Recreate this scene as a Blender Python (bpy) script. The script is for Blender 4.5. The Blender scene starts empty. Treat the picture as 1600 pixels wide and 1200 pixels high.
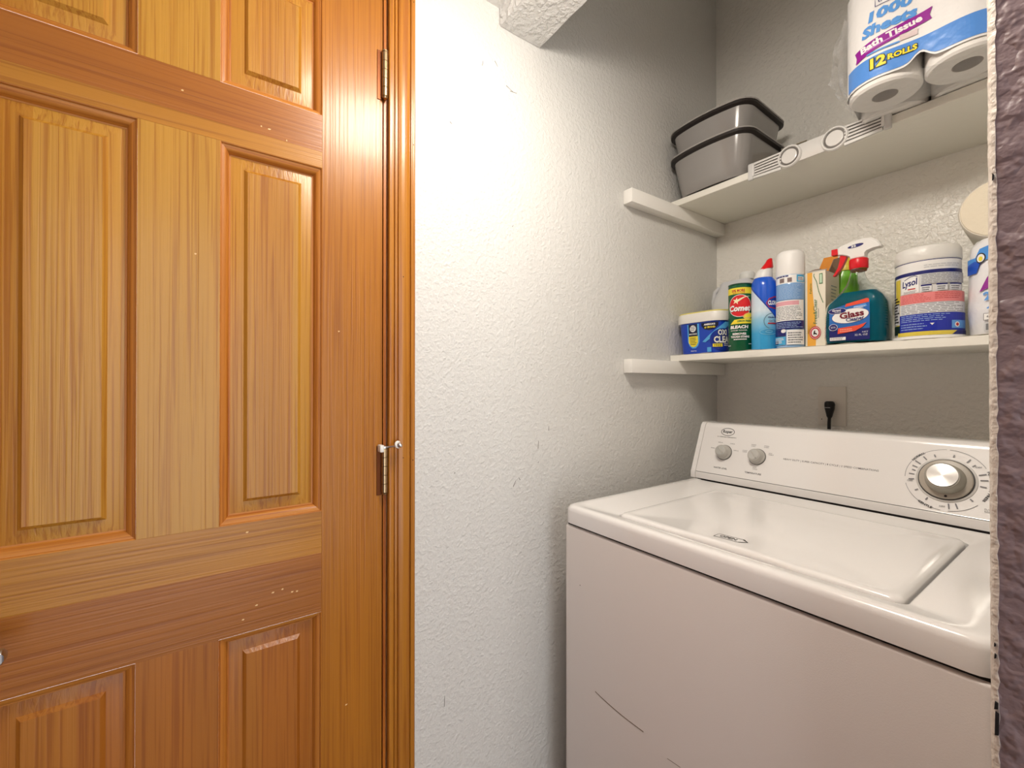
import bpy, bmesh, math, random
from mathutils import Vector, Matrix
random.seed(7)
sc = bpy.context.scene
C = sc.collection
R = math.radians
PI = math.pi

# ------------------------------------------------------------------ camera, world, exposure
cd = bpy.data.cameras.new('camera')
cd.sensor_fit = 'HORIZONTAL'; cd.sensor_width = 36.0; cd.lens = 36.0 * 681.2 / 1600.0
cd.clip_start = 0.02
cam = bpy.data.objects.new('camera', cd); C.objects.link(cam)
cam.location = (0.875, 0.0, 1.225)
cam.rotation_euler = (R(90.283), 0, R(54.79))
sc.camera = cam
w = bpy.data.worlds.new('world'); sc.world = w; w.use_nodes = True
bg = w.node_tree.nodes['Background']
bg.inputs[0].default_value = (0.97, 0.98, 1.0, 1); bg.inputs[1].default_value = 1.7
vs = sc.view_settings
vs.view_transform = 'Standard'; vs.look = 'None'; vs.gamma = 1.0; vs.use_curve_mapping = False
vs.exposure = 0.92
LAMP = 28.0            # emission of the ceiling lamp's glass bowl

# ------------------------------------------------------------------ materials
def lin(c):
    return tuple(((x / 255) / 12.92 if x / 255 <= 0.04045 else ((x / 255 + 0.055) / 1.055) ** 2.4) for x in c)
MATS = {}
def mat(name, rgb, rough=0.5, metal=0.0, coat=0.0, trans=0.0, ior=1.45, alpha=1.0, emit=0.0, bump=None, spec=0.5, sub=0.0):
    if name in MATS: return MATS[name]
    m = bpy.data.materials.new(name); m.use_nodes = True
    nt = m.node_tree; b = nt.nodes['Principled BSDF']
    c = lin(rgb)
    b.inputs['Base Color'].default_value = (*c, 1)
    b.inputs['Roughness'].default_value = rough
    b.inputs['Metallic'].default_value = metal
    b.inputs['IOR'].default_value = ior
    b.inputs['Alpha'].default_value = alpha
    b.inputs['Coat Weight'].default_value = coat
    b.inputs['Coat Roughness'].default_value = 0.12
    b.inputs['Transmission Weight'].default_value = trans
    b.inputs['Specular IOR Level'].default_value = spec
    if emit:
        b.inputs['Emission Color'].default_value = (*c, 1); b.inputs['Emission Strength'].default_value = emit
    if bump:
        scale, dist, detail = bump
        tc = nt.nodes.new('ShaderNodeTexCoord'); n = nt.nodes.new('ShaderNodeTexNoise'); bp = nt.nodes.new('ShaderNodeBump')
        n.inputs['Scale'].default_value = scale; n.inputs['Detail'].default_value = detail
        bp.inputs['Distance'].default_value = dist; bp.inputs['Strength'].default_value = 1.0
        nt.links.new(tc.outputs['Object'], n.inputs['Vector']); nt.links.new(n.outputs['Fac'], bp.inputs['Height'])
        nt.links.new(bp.outputs['Normal'], b.inputs['Normal'])
    MATS[name] = m
    return m

def plaster(name, rgb, rough, scale, dist, rgb2=None, blobs=0.0):
    """Orange-peel / knock-down textured wall paint."""
    m = mat(name, rgb, rough)
    nt = m.node_tree; b = nt.nodes['Principled BSDF']; N = nt.nodes.new; L = nt.links.new
    tc = N('ShaderNodeTexCoord')
    n1 = N('ShaderNodeTexNoise'); n1.inputs['Scale'].default_value = scale; n1.inputs['Detail'].default_value = 2.5; n1.inputs['Roughness'].default_value = 0.5
    n2 = N('ShaderNodeTexNoise'); n2.inputs['Scale'].default_value = scale * 0.45; n2.inputs['Detail'].default_value = 2
    r1 = N('ShaderNodeValToRGB'); r1.color_ramp.elements[0].position = 0.42; r1.color_ramp.elements[1].position = 0.66
    add = N('ShaderNodeMath'); add.operation = 'ADD'
    mul = N('ShaderNodeMath'); mul.operation = 'MULTIPLY'; mul.inputs[1].default_value = 0.8 + blobs
    bp = N('ShaderNodeBump'); bp.inputs['Distance'].default_value = dist; bp.inputs['Strength'].default_value = 1.0
    for n in (n1, n2): L(tc.outputs['Object'], n.inputs['Vector'])
    L(n2.outputs['Fac'], r1.inputs['Fac']); L(r1.outputs['Color'], mul.inputs[0])
    L(n1.outputs['Fac'], add.inputs[0]); L(mul.outputs[0], add.inputs[1]); L(add.outputs[0], bp.inputs['Height'])
    L(bp.outputs['Normal'], b.inputs['Normal'])
    if rgb2:
        n3 = N('ShaderNodeTexNoise'); n3.inputs['Scale'].default_value = 2.2; n3.inputs['Detail'].default_value = 3
        mx = N('ShaderNodeMix'); mx.data_type = 'RGBA'
        mx.inputs['A'].default_value = (*lin(rgb), 1); mx.inputs['B'].default_value = (*lin(rgb2), 1)
        L(tc.outputs['Object'], n3.inputs['Vector']); L(n3.outputs['Fac'], mx.inputs['Factor']); L(mx.outputs['Result'], b.inputs['Base Color'])
    return m

def wood(name, light, dark, axis='Z', seed=0.0, staves=None, rough=0.34, tone2=None):
    """Varnished fir: grain runs along `axis` (object space); staves = (axis, width) glue-up of differently toned strips."""
    dim = lambda c: (c[0] * .92, c[1] * .91, c[2] * .76)
    light, dark = dim(light), dim(dark)
    m = mat(name, light, rough, coat=0.1)
    nt = m.node_tree; b = nt.nodes['Principled BSDF']; N = nt.nodes.new; L = nt.links.new
    tc = N('ShaderNodeTexCoord'); mp = N('ShaderNodeMapping')
    s = {'X': (2, 210, 210), 'Y': (210, 2.6, 210), 'Z': (210, 210, 2.6)}[axis]
    mp.inputs['Scale'].default_value = s; mp.inputs['Location'].default_value = (seed, seed * 1.7, seed * 0.6)
    n = N('ShaderNodeTexNoise'); n.inputs['Scale'].default_value = 1.0; n.inputs['Detail'].default_value = 4; n.inputs['Distortion'].default_value = 0.6
    r = N('ShaderNodeValToRGB')
    r.color_ramp.elements[0].position = 0.36; r.color_ramp.elements[0].color = (*lin(dark), 1)
    r.color_ramp.elements[1].position = 0.52; r.color_ramp.elements[1].color = (*lin(light), 1)
    mp2 = N('ShaderNodeMapping'); s2 = {'X': (1, 14, 14), 'Y': (14, 1.0, 14), 'Z': (14, 14, 1.0)}[axis]
    mp2.inputs['Scale'].default_value = s2; mp2.inputs['Location'].default_value = (seed * 2.1, seed, seed * 1.3)
    nb = N('ShaderNodeTexNoise'); nb.inputs['Scale'].default_value = 1.0; nb.inputs['Detail'].default_value = 2
    ov = N('ShaderNodeMix'); ov.data_type = 'RGBA'; ov.blend_type = 'OVERLAY'; ov.inputs['Factor'].default_value = 0.20
    L(tc.outputs['Object'], mp.inputs['Vector']); L(mp.outputs['Vector'], n.inputs['Vector']); L(n.outputs['Fac'], r.inputs['Fac'])
    L(tc.outputs['Object'], mp2.inputs['Vector']); L(mp2.outputs['Vector'], nb.inputs['Vector'])
    L(r.outputs['Color'], ov.inputs['A']); L(nb.outputs['Fac'], ov.inputs['B'])
    col = ov.outputs['Result']
    if staves:
        ax, wd = staves
        sx = N('ShaderNodeSeparateXYZ'); L(tc.outputs['Object'], sx.inputs['Vector'])
        q = N('ShaderNodeMath'); q.operation = 'MULTIPLY_ADD'; q.inputs[1].default_value = 1 / wd; q.inputs[2].default_value = seed + 37.3
        fl = N('ShaderNodeMath'); fl.operation = 'FLOOR'
        wn = N('ShaderNodeTexWhiteNoise'); wn.noise_dimensions = '1D'
        L(sx.outputs[ax], q.inputs[0]); L(q.outputs[0], fl.inputs[0]); L(fl.outputs[0], wn.inputs['W'])
        mx = N('ShaderNodeMix'); mx.data_type = 'RGBA'; mx.blend_type = 'MULTIPLY'
        mx.inputs['B'].default_value = (*tone2, 1) if tone2 else (0.80, 0.66, 0.55, 1)
        L(wn.outputs['Value'], mx.inputs['Factor']); L(col, mx.inputs['A']); col = mx.outputs['Result']
    L(col, b.inputs['Base Color'])
    bp = N('ShaderNodeBump'); bp.inputs['Distance'].default_value = 0.0007; bp.inputs['Strength'].default_value = 0.8
    L(n.outputs['Fac'], bp.inputs['Height']); L(bp.outputs['Normal'], b.inputs['Normal']); L(bp.outputs['Normal'], b.inputs['Coat Normal'])
    return m

def ramp_z(name, stops, rough=0.3, trans=0.0):
    """printed colour that changes with height (object Z in metres)"""
    m = mat(name, stops[0][1], rough, coat=0.3)
    nt = m.node_tree; b = nt.nodes['Principled BSDF']; N = nt.nodes.new; L = nt.links.new
    tc = N('ShaderNodeTexCoord'); sx = N('ShaderNodeSeparateXYZ'); mr = N('ShaderNodeMapRange'); r = N('ShaderNodeValToRGB')
    z0, z1 = stops[0][0], stops[-1][0]
    mr.inputs['From Min'].default_value = z0; mr.inputs['From Max'].default_value = z1
    el = r.color_ramp.elements
    while len(el) < len(stops): el.new(0.5)
    for e, (z, c) in zip(el, stops): e.position = (z - z0) / (z1 - z0); e.color = (*lin(c), 1)
    L(tc.outputs['Object'], sx.inputs['Vector']); L(sx.outputs['Z'], mr.inputs['Value']); L(mr.outputs['Result'], r.inputs['Fac']); L(r.outputs['Color'], b.inputs['Base Color'])
    return m

# ------------------------------------------------------------------ mesh helpers
SPIN = {}
OFF = {}          # world offset that a root's parts are modelled around
def mesh_obj(name, bm, mats, parent=None, smooth=None):
    if parent is not None and parent in SPIN:
        bmesh.ops.rotate(bm, verts=bm.verts, cent=(0, 0, 0), matrix=Matrix.Rotation(SPIN[parent], 3, 'Z'))
    if parent is not None and parent in OFF:
        bmesh.ops.translate(bm, verts=bm.verts, vec=-OFF[parent])
    me = bpy.data.meshes.new(name)
    bmesh.ops.recalc_face_normals(bm, faces=bm.faces)
    bm.to_mesh(me); bm.free()
    for m in (mats if isinstance(mats, (list, tuple)) else [mats]): me.materials.append(m)
    if smooth is not None:
        for p in me.polygons: p.use_smooth = True
        try: me.set_sharp_from_angle(angle=R(smooth))
        except Exception: pass
    o = bpy.data.objects.new(name, me); C.objects.link(o)
    if parent is not None:
        o.parent = parent
        if parent in OFF: OFF[o] = OFF[parent]
        if parent in SPIN: SPIN[o] = SPIN[parent]
    return o
def tag(o, label=None, cat=None, group=None, kind=None):
    if label: o['label'] = label
    if cat: o['category'] = cat
    if group: o['group'] = group
    if kind: o['kind'] = kind
    return o
def thing(name, label, cat, loc=(0, 0, 0), rz=0.0, group=None, kind=None, world=False):
    o = bpy.data.objects.new(name, None); C.objects.link(o)
    o.empty_display_size = 0.05
    o.location = loc; o.rotation_euler = (0, 0, rz)
    tag(o, label, cat, group, kind)
    OFF[o] = Vector(loc) if world else Vector((0, 0, 0))
    return o

def box(x0, x1, y0, y1, z0, z1, bev=0.0, seg=2, bm=None):
    b = bmesh.new()
    vs_ = [b.verts.new(p) for p in ((x0, y0, z0), (x1, y0, z0), (x1, y1, z0), (x0, y1, z0), (x0, y0, z1), (x1, y0, z1), (x1, y1, z1), (x0, y1, z1))]
    for f in ((0, 3, 2, 1), (4, 5, 6, 7), (0, 1, 5, 4), (1, 2, 6, 5), (2, 3, 7, 6), (3, 0, 4, 7)): b.faces.new([vs_[i] for i in f])
    if bev: bmesh.ops.bevel(b, geom=b.edges[:], offset=bev, segments=seg, affect='EDGES', profile=0.5)
    return merge(bm, b)
def merge(bm, b):
    if bm is None: return b
    me = bpy.data.meshes.new('tmp'); b.to_mesh(me); b.free(); bm.from_mesh(me); bpy.data.meshes.remove(me); return bm
def loft(loops, cap0=True, cap1=True, bm=None, closed=True):
    b = bm or bmesh.new()
    V = [[b.verts.new(p) for p in lp] for lp in loops]
    n = len(V[0])
    for a, c in zip(V, V[1:]):
        for i in range(n if closed else n - 1):
            j = (i + 1) % n
            b.faces.new((a[i], a[j], c[j], c[i]))
    if cap0: b.faces.new(list(reversed(V[0])))
    if cap1: b.faces.new(V[-1])
    return b
def rrect(cx, cy, wx, wy, r, z, n=5, k=0):
    """rounded rectangle loop, ccw; k extra points along each straight side"""
    r = min(r, wx / 2 - 1e-5, wy / 2 - 1e-5); out = []
    cs = ((cx + wx / 2 - r, cy + wy / 2 - r, 0), (cx - wx / 2 + r, cy + wy / 2 - r, 90), (cx - wx / 2 + r, cy - wy / 2 + r, 180), (cx + wx / 2 - r, cy - wy / 2 + r, 270))
    for q, (ax, ay, a0) in enumerate(cs):
        for i in range(n + 1):
            a = R(a0 + 90 * i / n); out.append((ax + r * math.cos(a), ay + r * math.sin(a), z))
        if k:
            p = out[-1]; nx, ny, na = cs[(q + 1) % 4]
            t = (nx + r * math.cos(R(na)), ny + r * math.sin(R(na)), z)
            for i in range(1, k + 1): out.append(tuple(p[j] + (t[j] - p[j]) * i / (k + 1) for j in range(3)))
    return out
def circ(cx, cy, r, z, n=32, ry=None):
    ry = r if ry is None else ry
    return [(cx + r * math.cos(2 * PI * i / n), cy + ry * math.sin(2 * PI * i / n), z) for i in range(n)]
def lathe(prof, n=32, cx=0, cy=0, cap0=True, cap1=True, bm=None):
    return loft([circ(cx, cy, r, z, n) for r, z in prof], cap0, cap1, bm)
def prism(poly, a0, a1, axis, bm=None):
    """extrude a 2-D polygon along axis: 'x' poly=(y,z); 'y' poly=(x,z); 'z' poly=(x,y)"""
    f = {'x': lambda p, a: (a, p[0], p[1]), 'y': lambda p, a: (p[0], a, p[1]), 'z': lambda p, a: (p[0], p[1], a)}[axis]
    return loft([[f(p, a0) for p in poly], [f(p, a1) for p in poly]], bm=bm)
def tube(path, r, n=10, bm=None, cap=True):
    pts = [Vector(p) for p in path]; loops = []
    rr = r if isinstance(r, (list, tuple)) else [r] * len(pts)
    prev = None
    for i, p in enumerate(pts):
        d = (pts[min(i + 1, len(pts) - 1)] - pts[max(i - 1, 0)]).normalized()
        if prev is None:
            u = d.orthogonal().normalized()
        else:
            u = (prev - d * prev.dot(d)).normalized()
        v = d.cross(u); prev = u
        loops.append([tuple(p + (u * math.cos(2 * PI * k / n) + v * math.sin(2 * PI * k / n)) * rr[i]) for k in range(n)])
    return loft(loops, cap, cap, bm)
def axis_cyl(c, d, prof, n=28, bm=None):
    """lathe about axis d through c; prof = (radius, height along d)"""
    d = Vector(d).normalized(); u = d.orthogonal().normalized(); v = d.cross(u); c = Vector(c)
    return loft([[tuple(c + d * h + (u * math.cos(2 * PI * i / n) + v * math.sin(2 * PI * i / n)) * r) for i in range(n)] for r, h in prof], bm=bm)

# ------------------------------------------------------------------ flat print (lettering, labels)
_txt = {}
def text2d(s, bold=0.0):
    k = (s, bold)
    if k not in _txt:
        cu = bpy.data.curves.new('t', 'FONT'); cu.body = s; cu.resolution_u = 2; cu.fill_mode = 'FRONT'; cu.offset = bold
        o = bpy.data.objects.new('t', cu)
        C.objects.link(o); bpy.context.view_layer.update()
        me = bpy.data.meshes.new_from_object(o.evaluated_get(bpy.context.evaluated_depsgraph_get()))
        vs_ = [(v.co.x, v.co.y) for v in me.vertices]; fs = [tuple(p.vertices) for p in me.polygons]
        bpy.data.objects.remove(o); bpy.data.curves.remove(cu); bpy.data.meshes.remove(me)
        x0 = min(v[0] for v in vs_); x1 = max(v[0] for v in vs_); y0 = min(v[1] for v in vs_); y1 = max(v[1] for v in vs_)
        _txt[k] = ([((x - x0) / (x1 - x0) - 0.5, (y - y0) / (y1 - y0) - 0.5) for x, y in vs_], fs)
    return _txt[k]
class Art:
    EPS = 0.00016
    def __init__(self): self.layers = []; self.n = 0
    def add(self, verts, faces, m, hold=False):
        if not hold: self.n += 1
        self.layers.append((verts, faces, m, self.n * self.EPS)); return self
    def poly(self, pts, m, hold=False): return self.add(list(pts), [tuple(range(len(pts)))], m, hold)
    def rect(self, u0, u1, v0, v1, m, hold=False): return self.poly(((u0, v0), (u1, v0), (u1, v1), (u0, v1)), m, hold)
    def ell(self, cu, cv, ru, rv, m, n=28, rot=0, hold=False):
        c, s = math.cos(rot), math.sin(rot)
        return self.poly([(cu + ru * math.cos(2 * PI * i / n) * c - rv * math.sin(2 * PI * i / n) * s, cv + ru * math.cos(2 * PI * i / n) * s + rv * math.sin(2 * PI * i / n) * c) for i in range(n)], m, hold)
    def arc(self, cu, cv, r, a0, a1, wd, m, n=24, hold=False, rv=None):
        rv = rv or r; V = []; F = []
        for i in range(n + 1):
            a = R(a0 + (a1 - a0) * i / n)
            V += [(cu + (r - wd / 2) * math.cos(a), cv + (rv - wd / 2) * math.sin(a)), (cu + (r + wd / 2) * math.cos(a), cv + (rv + wd / 2) * math.sin(a))]
        for i in range(n): F.append((2 * i, 2 * i + 1, 2 * i + 3, 2 * i + 2))
        return self.add(V, F, m, hold)
    def line(self, pts, wd, m, hold=False):
        V = []; F = []
        for i, p in enumerate(pts):
            a = pts[max(i - 1, 0)]; b = pts[min(i + 1, len(pts) - 1)]
            dx, dy = b[0] - a[0], b[1] - a[1]; L = math.hypot(dx, dy) or 1
            nx, ny = -dy / L * wd / 2, dx / L * wd / 2
            V += [(p[0] + nx, p[1] + ny), (p[0] - nx, p[1] - ny)]
        for i in range(len(pts) - 1): F.append((2 * i, 2 * i + 1, 2 * i + 3, 2 * i + 2))
        return self.add(V, F, m, hold)
    def text(self, s, cu, cv, wd, ht, m, rot=0.0, shear=0.0, bold=0.0, hold=False, warp=None):
        vs_, fs = text2d(s, bold); c, sn = math.cos(rot), math.sin(rot); V = []
        for x, y in vs_:
            x, y = x * wd + y * ht * shear, y * ht
            if warp: x, y = warp(x, y)
            V.append((cu + x * c - y * sn, cv + x * sn + y * c))
        return self.add(V, fs, m, hold)
    def greek(self, u0, u1, v0, v1, rows, m, fill=0.45, seed=1):
        """rows of print too small to read, as broken thin strokes"""
        rnd = random.Random(seed); V = []; F = []; h = (v1 - v0) / rows
        for r_ in range(rows):
            v = v1 - (r_ + 0.5) * h; u = u0
            end = u1 - rnd.random() * 0.25 * (u1 - u0)
            while u < end:
                wd = (0.05 + 0.12 * rnd.random()) * (u1 - u0); e = min(u + wd, end)
                i = len(V); V += [(u, v - h * fill / 2), (e, v - h * fill / 2), (e, v + h * fill / 2), (u, v + h * fill / 2)]; F.append((i, i + 1, i + 2, i + 3))
                u = e + 0.02 * (u1 - u0)
        return self.add(V, F, m)
    def build(self, name, parent, fmap, step=None, label=None):
        bm = bmesh.new(); keys = []; offs = bm.verts.layers.float.new('o')
        for V, F, m, o in self.layers:
            if m not in keys: keys.append(m)
            vv = []
            for u, v in V:
                x = bm.verts.new((u, v, 0)); x[offs] = o; vv.append(x)
            for f in F:
                try: fc = bm.faces.new([vv[i] for i in f]); fc.material_index = keys.index(m)
                except ValueError: pass
        if step:
            us = [v.co.x for v in bm.verts]; k0, k1 = math.ceil(min(us) / step), math.floor(max(us) / step)
            for k in range(k0, k1 + 1):
                bmesh.ops.bisect_plane(bm, geom=bm.verts[:] + bm.edges[:] + bm.faces[:], plane_co=(k * step, 0, 0), plane_no=(1, 0, 0), dist=1e-6)
        for v in bm.verts: v.co = Vector(fmap(v.co.x, v.co.y, v[offs]))
        if parent in SPIN: bmesh.ops.rotate(bm, verts=bm.verts, cent=(0, 0, 0), matrix=Matrix.Rotation(SPIN[parent], 3, 'Z'))
        if parent in OFF: bmesh.ops.translate(bm, verts=bm.verts, vec=-OFF[parent])
        me = bpy.data.meshes.new(name); bm.normal_update(); bm.to_mesh(me); bm.free()
        for k in keys: me.materials.append(k)
        o = bpy.data.objects.new(name, me); C.objects.link(o); o.parent = parent
        if label: o['label'] = label
        return o
def wrap(r): return lambda u, v, o: ((r + o) * math.sin(u / r), -(r + o) * math.cos(u / r), v)
def ink(name, rgb, rough=0.35): return mat('ink_' + name, rgb, rough, coat=0.2)
K = ink('black', (28, 28, 32)); W_ = ink('white', (245, 245, 243)); NAVY = ink('navy', (24, 30, 110)); BLUE = ink('blue', (30, 85, 200))
SKY = ink('sky', (96, 160, 232)); RED = ink('red', (222, 28, 36)); YEL = ink('yellow', (246, 226, 60)); GRY = ink('grey', (120, 122, 126))
PUR = ink('purple', (150, 30, 150)); ORA = ink('orange', (240, 150, 30)); GRN = ink('green', (20, 110, 60)); PINK = ink('pink', (238, 140, 140))
LGREY = ink('light_grey', (205, 207, 210)); CYAN = ink('cyan', (70, 170, 220)); MAROON = ink('maroon', (120, 25, 50)); DKRED = ink('dark_red', (190, 40, 40))

# ------------------------------------------------------------------ the setting
M_wall = plaster('wall_paint', (217, 216, 212), 0.42, 200, 0.0010)
M_back = plaster('closet_wall_lightened', (244, 242, 235), 0.22, 180, 0.0010, blobs=0.5)  # left wall's paint made lighter, in place of more light in the closet
M_head = plaster('header_paint', (226, 225, 222), 0.34, 150, 0.0018, blobs=0.9)
M_stub = plaster('mauve_wall_paint', (128, 110, 112), 0.42, 120, 0.0014, blobs=0.7)
M_bead = plaster('worn_corner_paint', (212, 204, 194), 0.45, 260, 0.0008)
M_ceil = plaster('ceiling_paint', (232, 230, 226), 0.7, 120, 0.003)
M_floor = mat('floor_tile', (150, 138, 124), 0.4, bump=(40, 0.001, 3))

def struct(name, bm, m, label, cat, smooth=None):
    o = mesh_obj(name, bm, m, None, smooth); tag(o, label, cat, kind='structure'); return o
YB = 1.5396; CZ = 2.67; HZ = 2.138
wl = struct('wall_left', box(-0.12, 0.0, 0.3068, YB + 0.12, 0, CZ), M_wall, 'white textured wall between the wooden door casing and the closet corner', 'wall')
struct('wall_left_beyond_door', box(-0.12, 0.0, -0.66, -0.375, 0, HZ + 0.1), M_wall, 'white wall beyond the latch side of the wooden door', 'wall')
struct('wall_above_door', box(-0.12, 0.0, -0.375, 0.3066, 2.064, HZ + 0.1), M_wall, 'white wall strip above the wooden door', 'wall')
struct('wall_front', box(-0.12, 2.6, -0.78, -0.66, 0, HZ + 0.1), plaster('hall_paint', (150, 134, 134), 0.45, 210, 0.0008), 'mauve hallway wall opposite the laundry closet', 'wall')
struct('wall_back', box(0.0, 1.08, YB, YB + 0.12, 0, CZ), M_back, 'glossy off-white textured back wall of the laundry closet', 'wall')
struct('wall_right', box(0.98, 1.08, 0.7065, YB, 0, CZ), M_back, 'off-white right side wall inside the laundry closet', 'wall')
struct('ceiling_closet', box(-0.12, 1.08, 0.705, YB + 0.12, CZ, CZ + 0.1), M_ceil, 'white ceiling inside the laundry closet', 'ceiling')
struct('ceiling', box(-0.12, 2.2, -0.66, 0.5796, HZ, HZ + 0.1), M_ceil, 'low white ceiling in front of the closet opening', 'ceiling')
struct('floor', box(-0.12, 2.6, -0.78, YB + 0.12, -0.08, 0.0), M_floor, 'tan floor under the washing machine and hallway', 'floor')
# header over the closet opening, edges slightly wavy like hand-finished plaster
def header():
    loops = []; n = 40
    for i in range(n + 1):
        x = 0.001 + (1.55 - 0.001) * i / n; j = lambda a: (random.random() - 0.5) * a
        z = 2.095
        loops.append([(x, 0.5796 + j(.0015), CZ), (x, 0.5796 + j(.001), z + 0.006), (x, 0.583 + j(.001), z + 0.001), (x, 0.62, z), (x, 0.67, z + .001), (x, 0.7035 + j(.0015), z + 0.0015 + j(.0015)), (x, 0.7065 + j(.0015), z + 0.006), (x, 0.7065, CZ)])
    return loft(loops)
struct('wall_header', header(), M_head, 'white knock-down textured header above the closet opening', 'header', 40)
# wall stub at the right of the opening (mauve hallway paint) with a worn bull-nosed corner
SX = 0.8005
st = thing('wall_stub', 'mauve-grey textured wall end at the right edge of the picture', 'wall', (SX + .3, 0.64, 0), kind='structure', world=True)
mesh_obj('wall_face', box(SX + 0.0052, 2.6, 0.5796, 0.7065, 0, CZ), M_stub, st)
def bead():
    loops = []; n = 260
    for i in range(n + 1):
        z = 2.1 * i / n; j = lambda a=.0007: (random.random() - 0.5) * a
        loops.append([(SX + .0055, 0.7065, z), (SX, 0.70, z), (SX - .0003 + j(), 0.592 + j(), z), (SX + .0004 + j(), 0.586 + j(), z), (SX + .0019 + j(), 0.5816 + j(), z), (SX + .0038 + j(), 0.5792 + j(.0006), z), (SX + .0062 + j(.0016), 0.5788 + j(.0006), z), (SX + .0062, 0.5840, z)])
    return loft(loops)
mesh_obj('corner_bead', bead(), M_bead, st, 60)['label'] = 'worn cream corner edge with chipped paint'
for z0, z1, dx, wd in ((.9135, .9345, .0070, .0032), (.9365, .9435, .0066, .003), (.9815, .986, .0070, .0016), (.9920, .9955, .0066, .0016), (.868, .880, .0080, .002), (1.41, 1.416, .0075, .0012)):
    dx = dx * .52; wd = wd * .75
    poly = [(SX + dx, z0), (SX + dx + wd, z0 + .001), (SX + dx + wd * 1.1, z1 - .001), (SX + dx + wd * .2, z1)]
    mesh_obj('paint_chip', prism(poly, 0.5772, 0.581, 'y'), mat('chip_dark', (14, 10, 10), 0.8), st)
# scuffs on the left wall
scuff = mat('scuff', (118, 112, 104), 0.7)
for y, z, dy, dz in ((.533, 1.985, .001, .006), (.571, 2.0, .004, -.005), (.61, 1.955, .010, -.004), (.622, 1.951, .010, 0.001), (.45, 1.815, .003, -.002), (.62, 1.62, .002, .002),
                     (.625, .985, .004, .007), (.640, .995, -.002, .003), (.70, 1.075, .001, .010), (.70, 1.03, .0012, .0012), (.46, 1.03, .001, .001), (.435, .53, .0006, .012), (.735, 1.115, .0006, .006), (1.05, 1.335, .0015, .003)):
    L_ = math.hypot(dy, dz) or 1; ny, nz = -dz / L_ * .0007, dy / L_ * .0007
    poly = [(y - dy + ny, z - dz + nz), (y - dy - ny, z - dz - nz), (y + dy - ny * .4, z + dz - nz * .4), (y + dy + ny * .4, z + dz + nz * .4)]
    o = mesh_obj('scuff_mark', prism(poly, 0.0, 0.0006, 'x'), scuff); o.parent = wl

# ---------------------------------------------------- door
G = (204, 150, 66); G2 = (180, 120, 43); RB = (174, 106, 42); RB2 = (156, 90, 33); ST = (186, 118, 36); ST2 = (166, 99, 26)
W_st = wood('wood_stile', ST, ST2, 'Z', 1.3, rough=.31)
W_mul = wood('wood_mullion', G, G2, 'Z', 4.1, rough=.34)
W_red = wood('wood_rail_red', RB, RB2, 'Y', 2.2, rough=.34)
W_gold = wood('wood_rail_gold', (194, 132, 50), (172, 110, 36), 'Y', 6.4, rough=.34)
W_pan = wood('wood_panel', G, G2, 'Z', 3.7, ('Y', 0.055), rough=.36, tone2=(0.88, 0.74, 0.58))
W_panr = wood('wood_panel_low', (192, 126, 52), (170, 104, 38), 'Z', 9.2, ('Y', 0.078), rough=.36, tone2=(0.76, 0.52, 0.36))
W_mould = wood('wood_moulding', (198, 124, 50), (168, 94, 32), 'Z', 5.5, rough=.5)
W_mouldh = wood('wood_moulding_cross', (206, 134, 58), (176, 102, 38), 'Y', 5.5, rough=.5)
W_case = wood('wood_casing', (192, 126, 46), (164, 96, 28), 'Z', 8.8, rough=.28)
nick = mat('nick', (232, 196, 140), 0.6)
door = thing('door_1', 'six-panel golden varnished wood door with hinges on its right side', 'door', (-0.0175, -0.033, 0), kind='structure', world=True)
YL, YR = -0.3615, 0.2947
yl0, yl1, yr0, yr1 = -0.2455, -0.0849, 0.0207, 0.1803
ZT = 2.058
B_ = 0.0003
def dbox(n, y0, y1, z0, z1, m): return mesh_obj(n, box(-0.035, 0, y0, y1, z0, z1, B_, 1), m, door)
dbox('stile', yr1, YR, 0.008, ZT, W_st); dbox('stile', YL, yl0, 0.008, ZT, W_st)
rails = [(1.965, ZT, [(1.965, ZT, W_gold)]), (1.636, 1.7345, [(1.6655, 1.7345, W_red), (1.636, 1.6655, W_gold)]), (0.8025, 0.9905, [(0.913, 0.9905, W_gold), (0.8025, 0.913, W_red)]), (0.008, 0.24, [(0.008, 0.24, W_red)])]
for z0, z1, bs in rails:
    for a, b, m in bs:
        bm = bmesh.new(); box(-0.035, 0, yl0, yr1, a, b, 0.0002, 1, bm); mesh_obj('rail_board', bm, m, door)
for a, b in ((1.7345, 1.965), (0.9905, 1.636), (0.24, 0.8025)):
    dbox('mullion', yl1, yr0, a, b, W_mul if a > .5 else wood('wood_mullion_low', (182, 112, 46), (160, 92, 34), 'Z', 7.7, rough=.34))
def rect_loop(y0, y1, z0, z1, ins, x): return [(x, y0 + ins, z0 + ins), (x, y1 - ins, z0 + ins), (x, y1 - ins, z1 - ins), (x, y0 + ins, z1 - ins)]
for (y0, y1) in ((yl0, yl1), (yr0, yr1)):
    for (z0, z1) in ((1.7345, 1.965), (0.9905, 1.636), (0.24, 0.8025)):
        prof = [(0, 0), (.0012, -.0006), (.0020, -.0032), (.0045, -.0038), (.0085, -.0062), (.0115, -.0105), (.0130, -.0148), (.0155, -.0150)]
        lps = [rect_loop(y0, y1, z0, z1, i, x) for i, x in prof]
        for e in range(4):
            mesh_obj('moulding', loft([[l[e], l[(e + 1) % 4]] for l in lps], False, False, closed=False), W_mouldh if e % 2 == 0 else W_mould, door, 25)
        pp = [(.0110, -.0165), (.0130, -.0160), (.034, -.0118), (.0345, -.0118), (.0400, -.0062), (.0405, -.0062)]
        mesh_obj('raised_panel', loft([rect_loop(y0, y1, z0, z1, i, x) for i, x in pp], False, True), W_pan if z0 > .5 else W_panr, door, 20)
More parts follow.
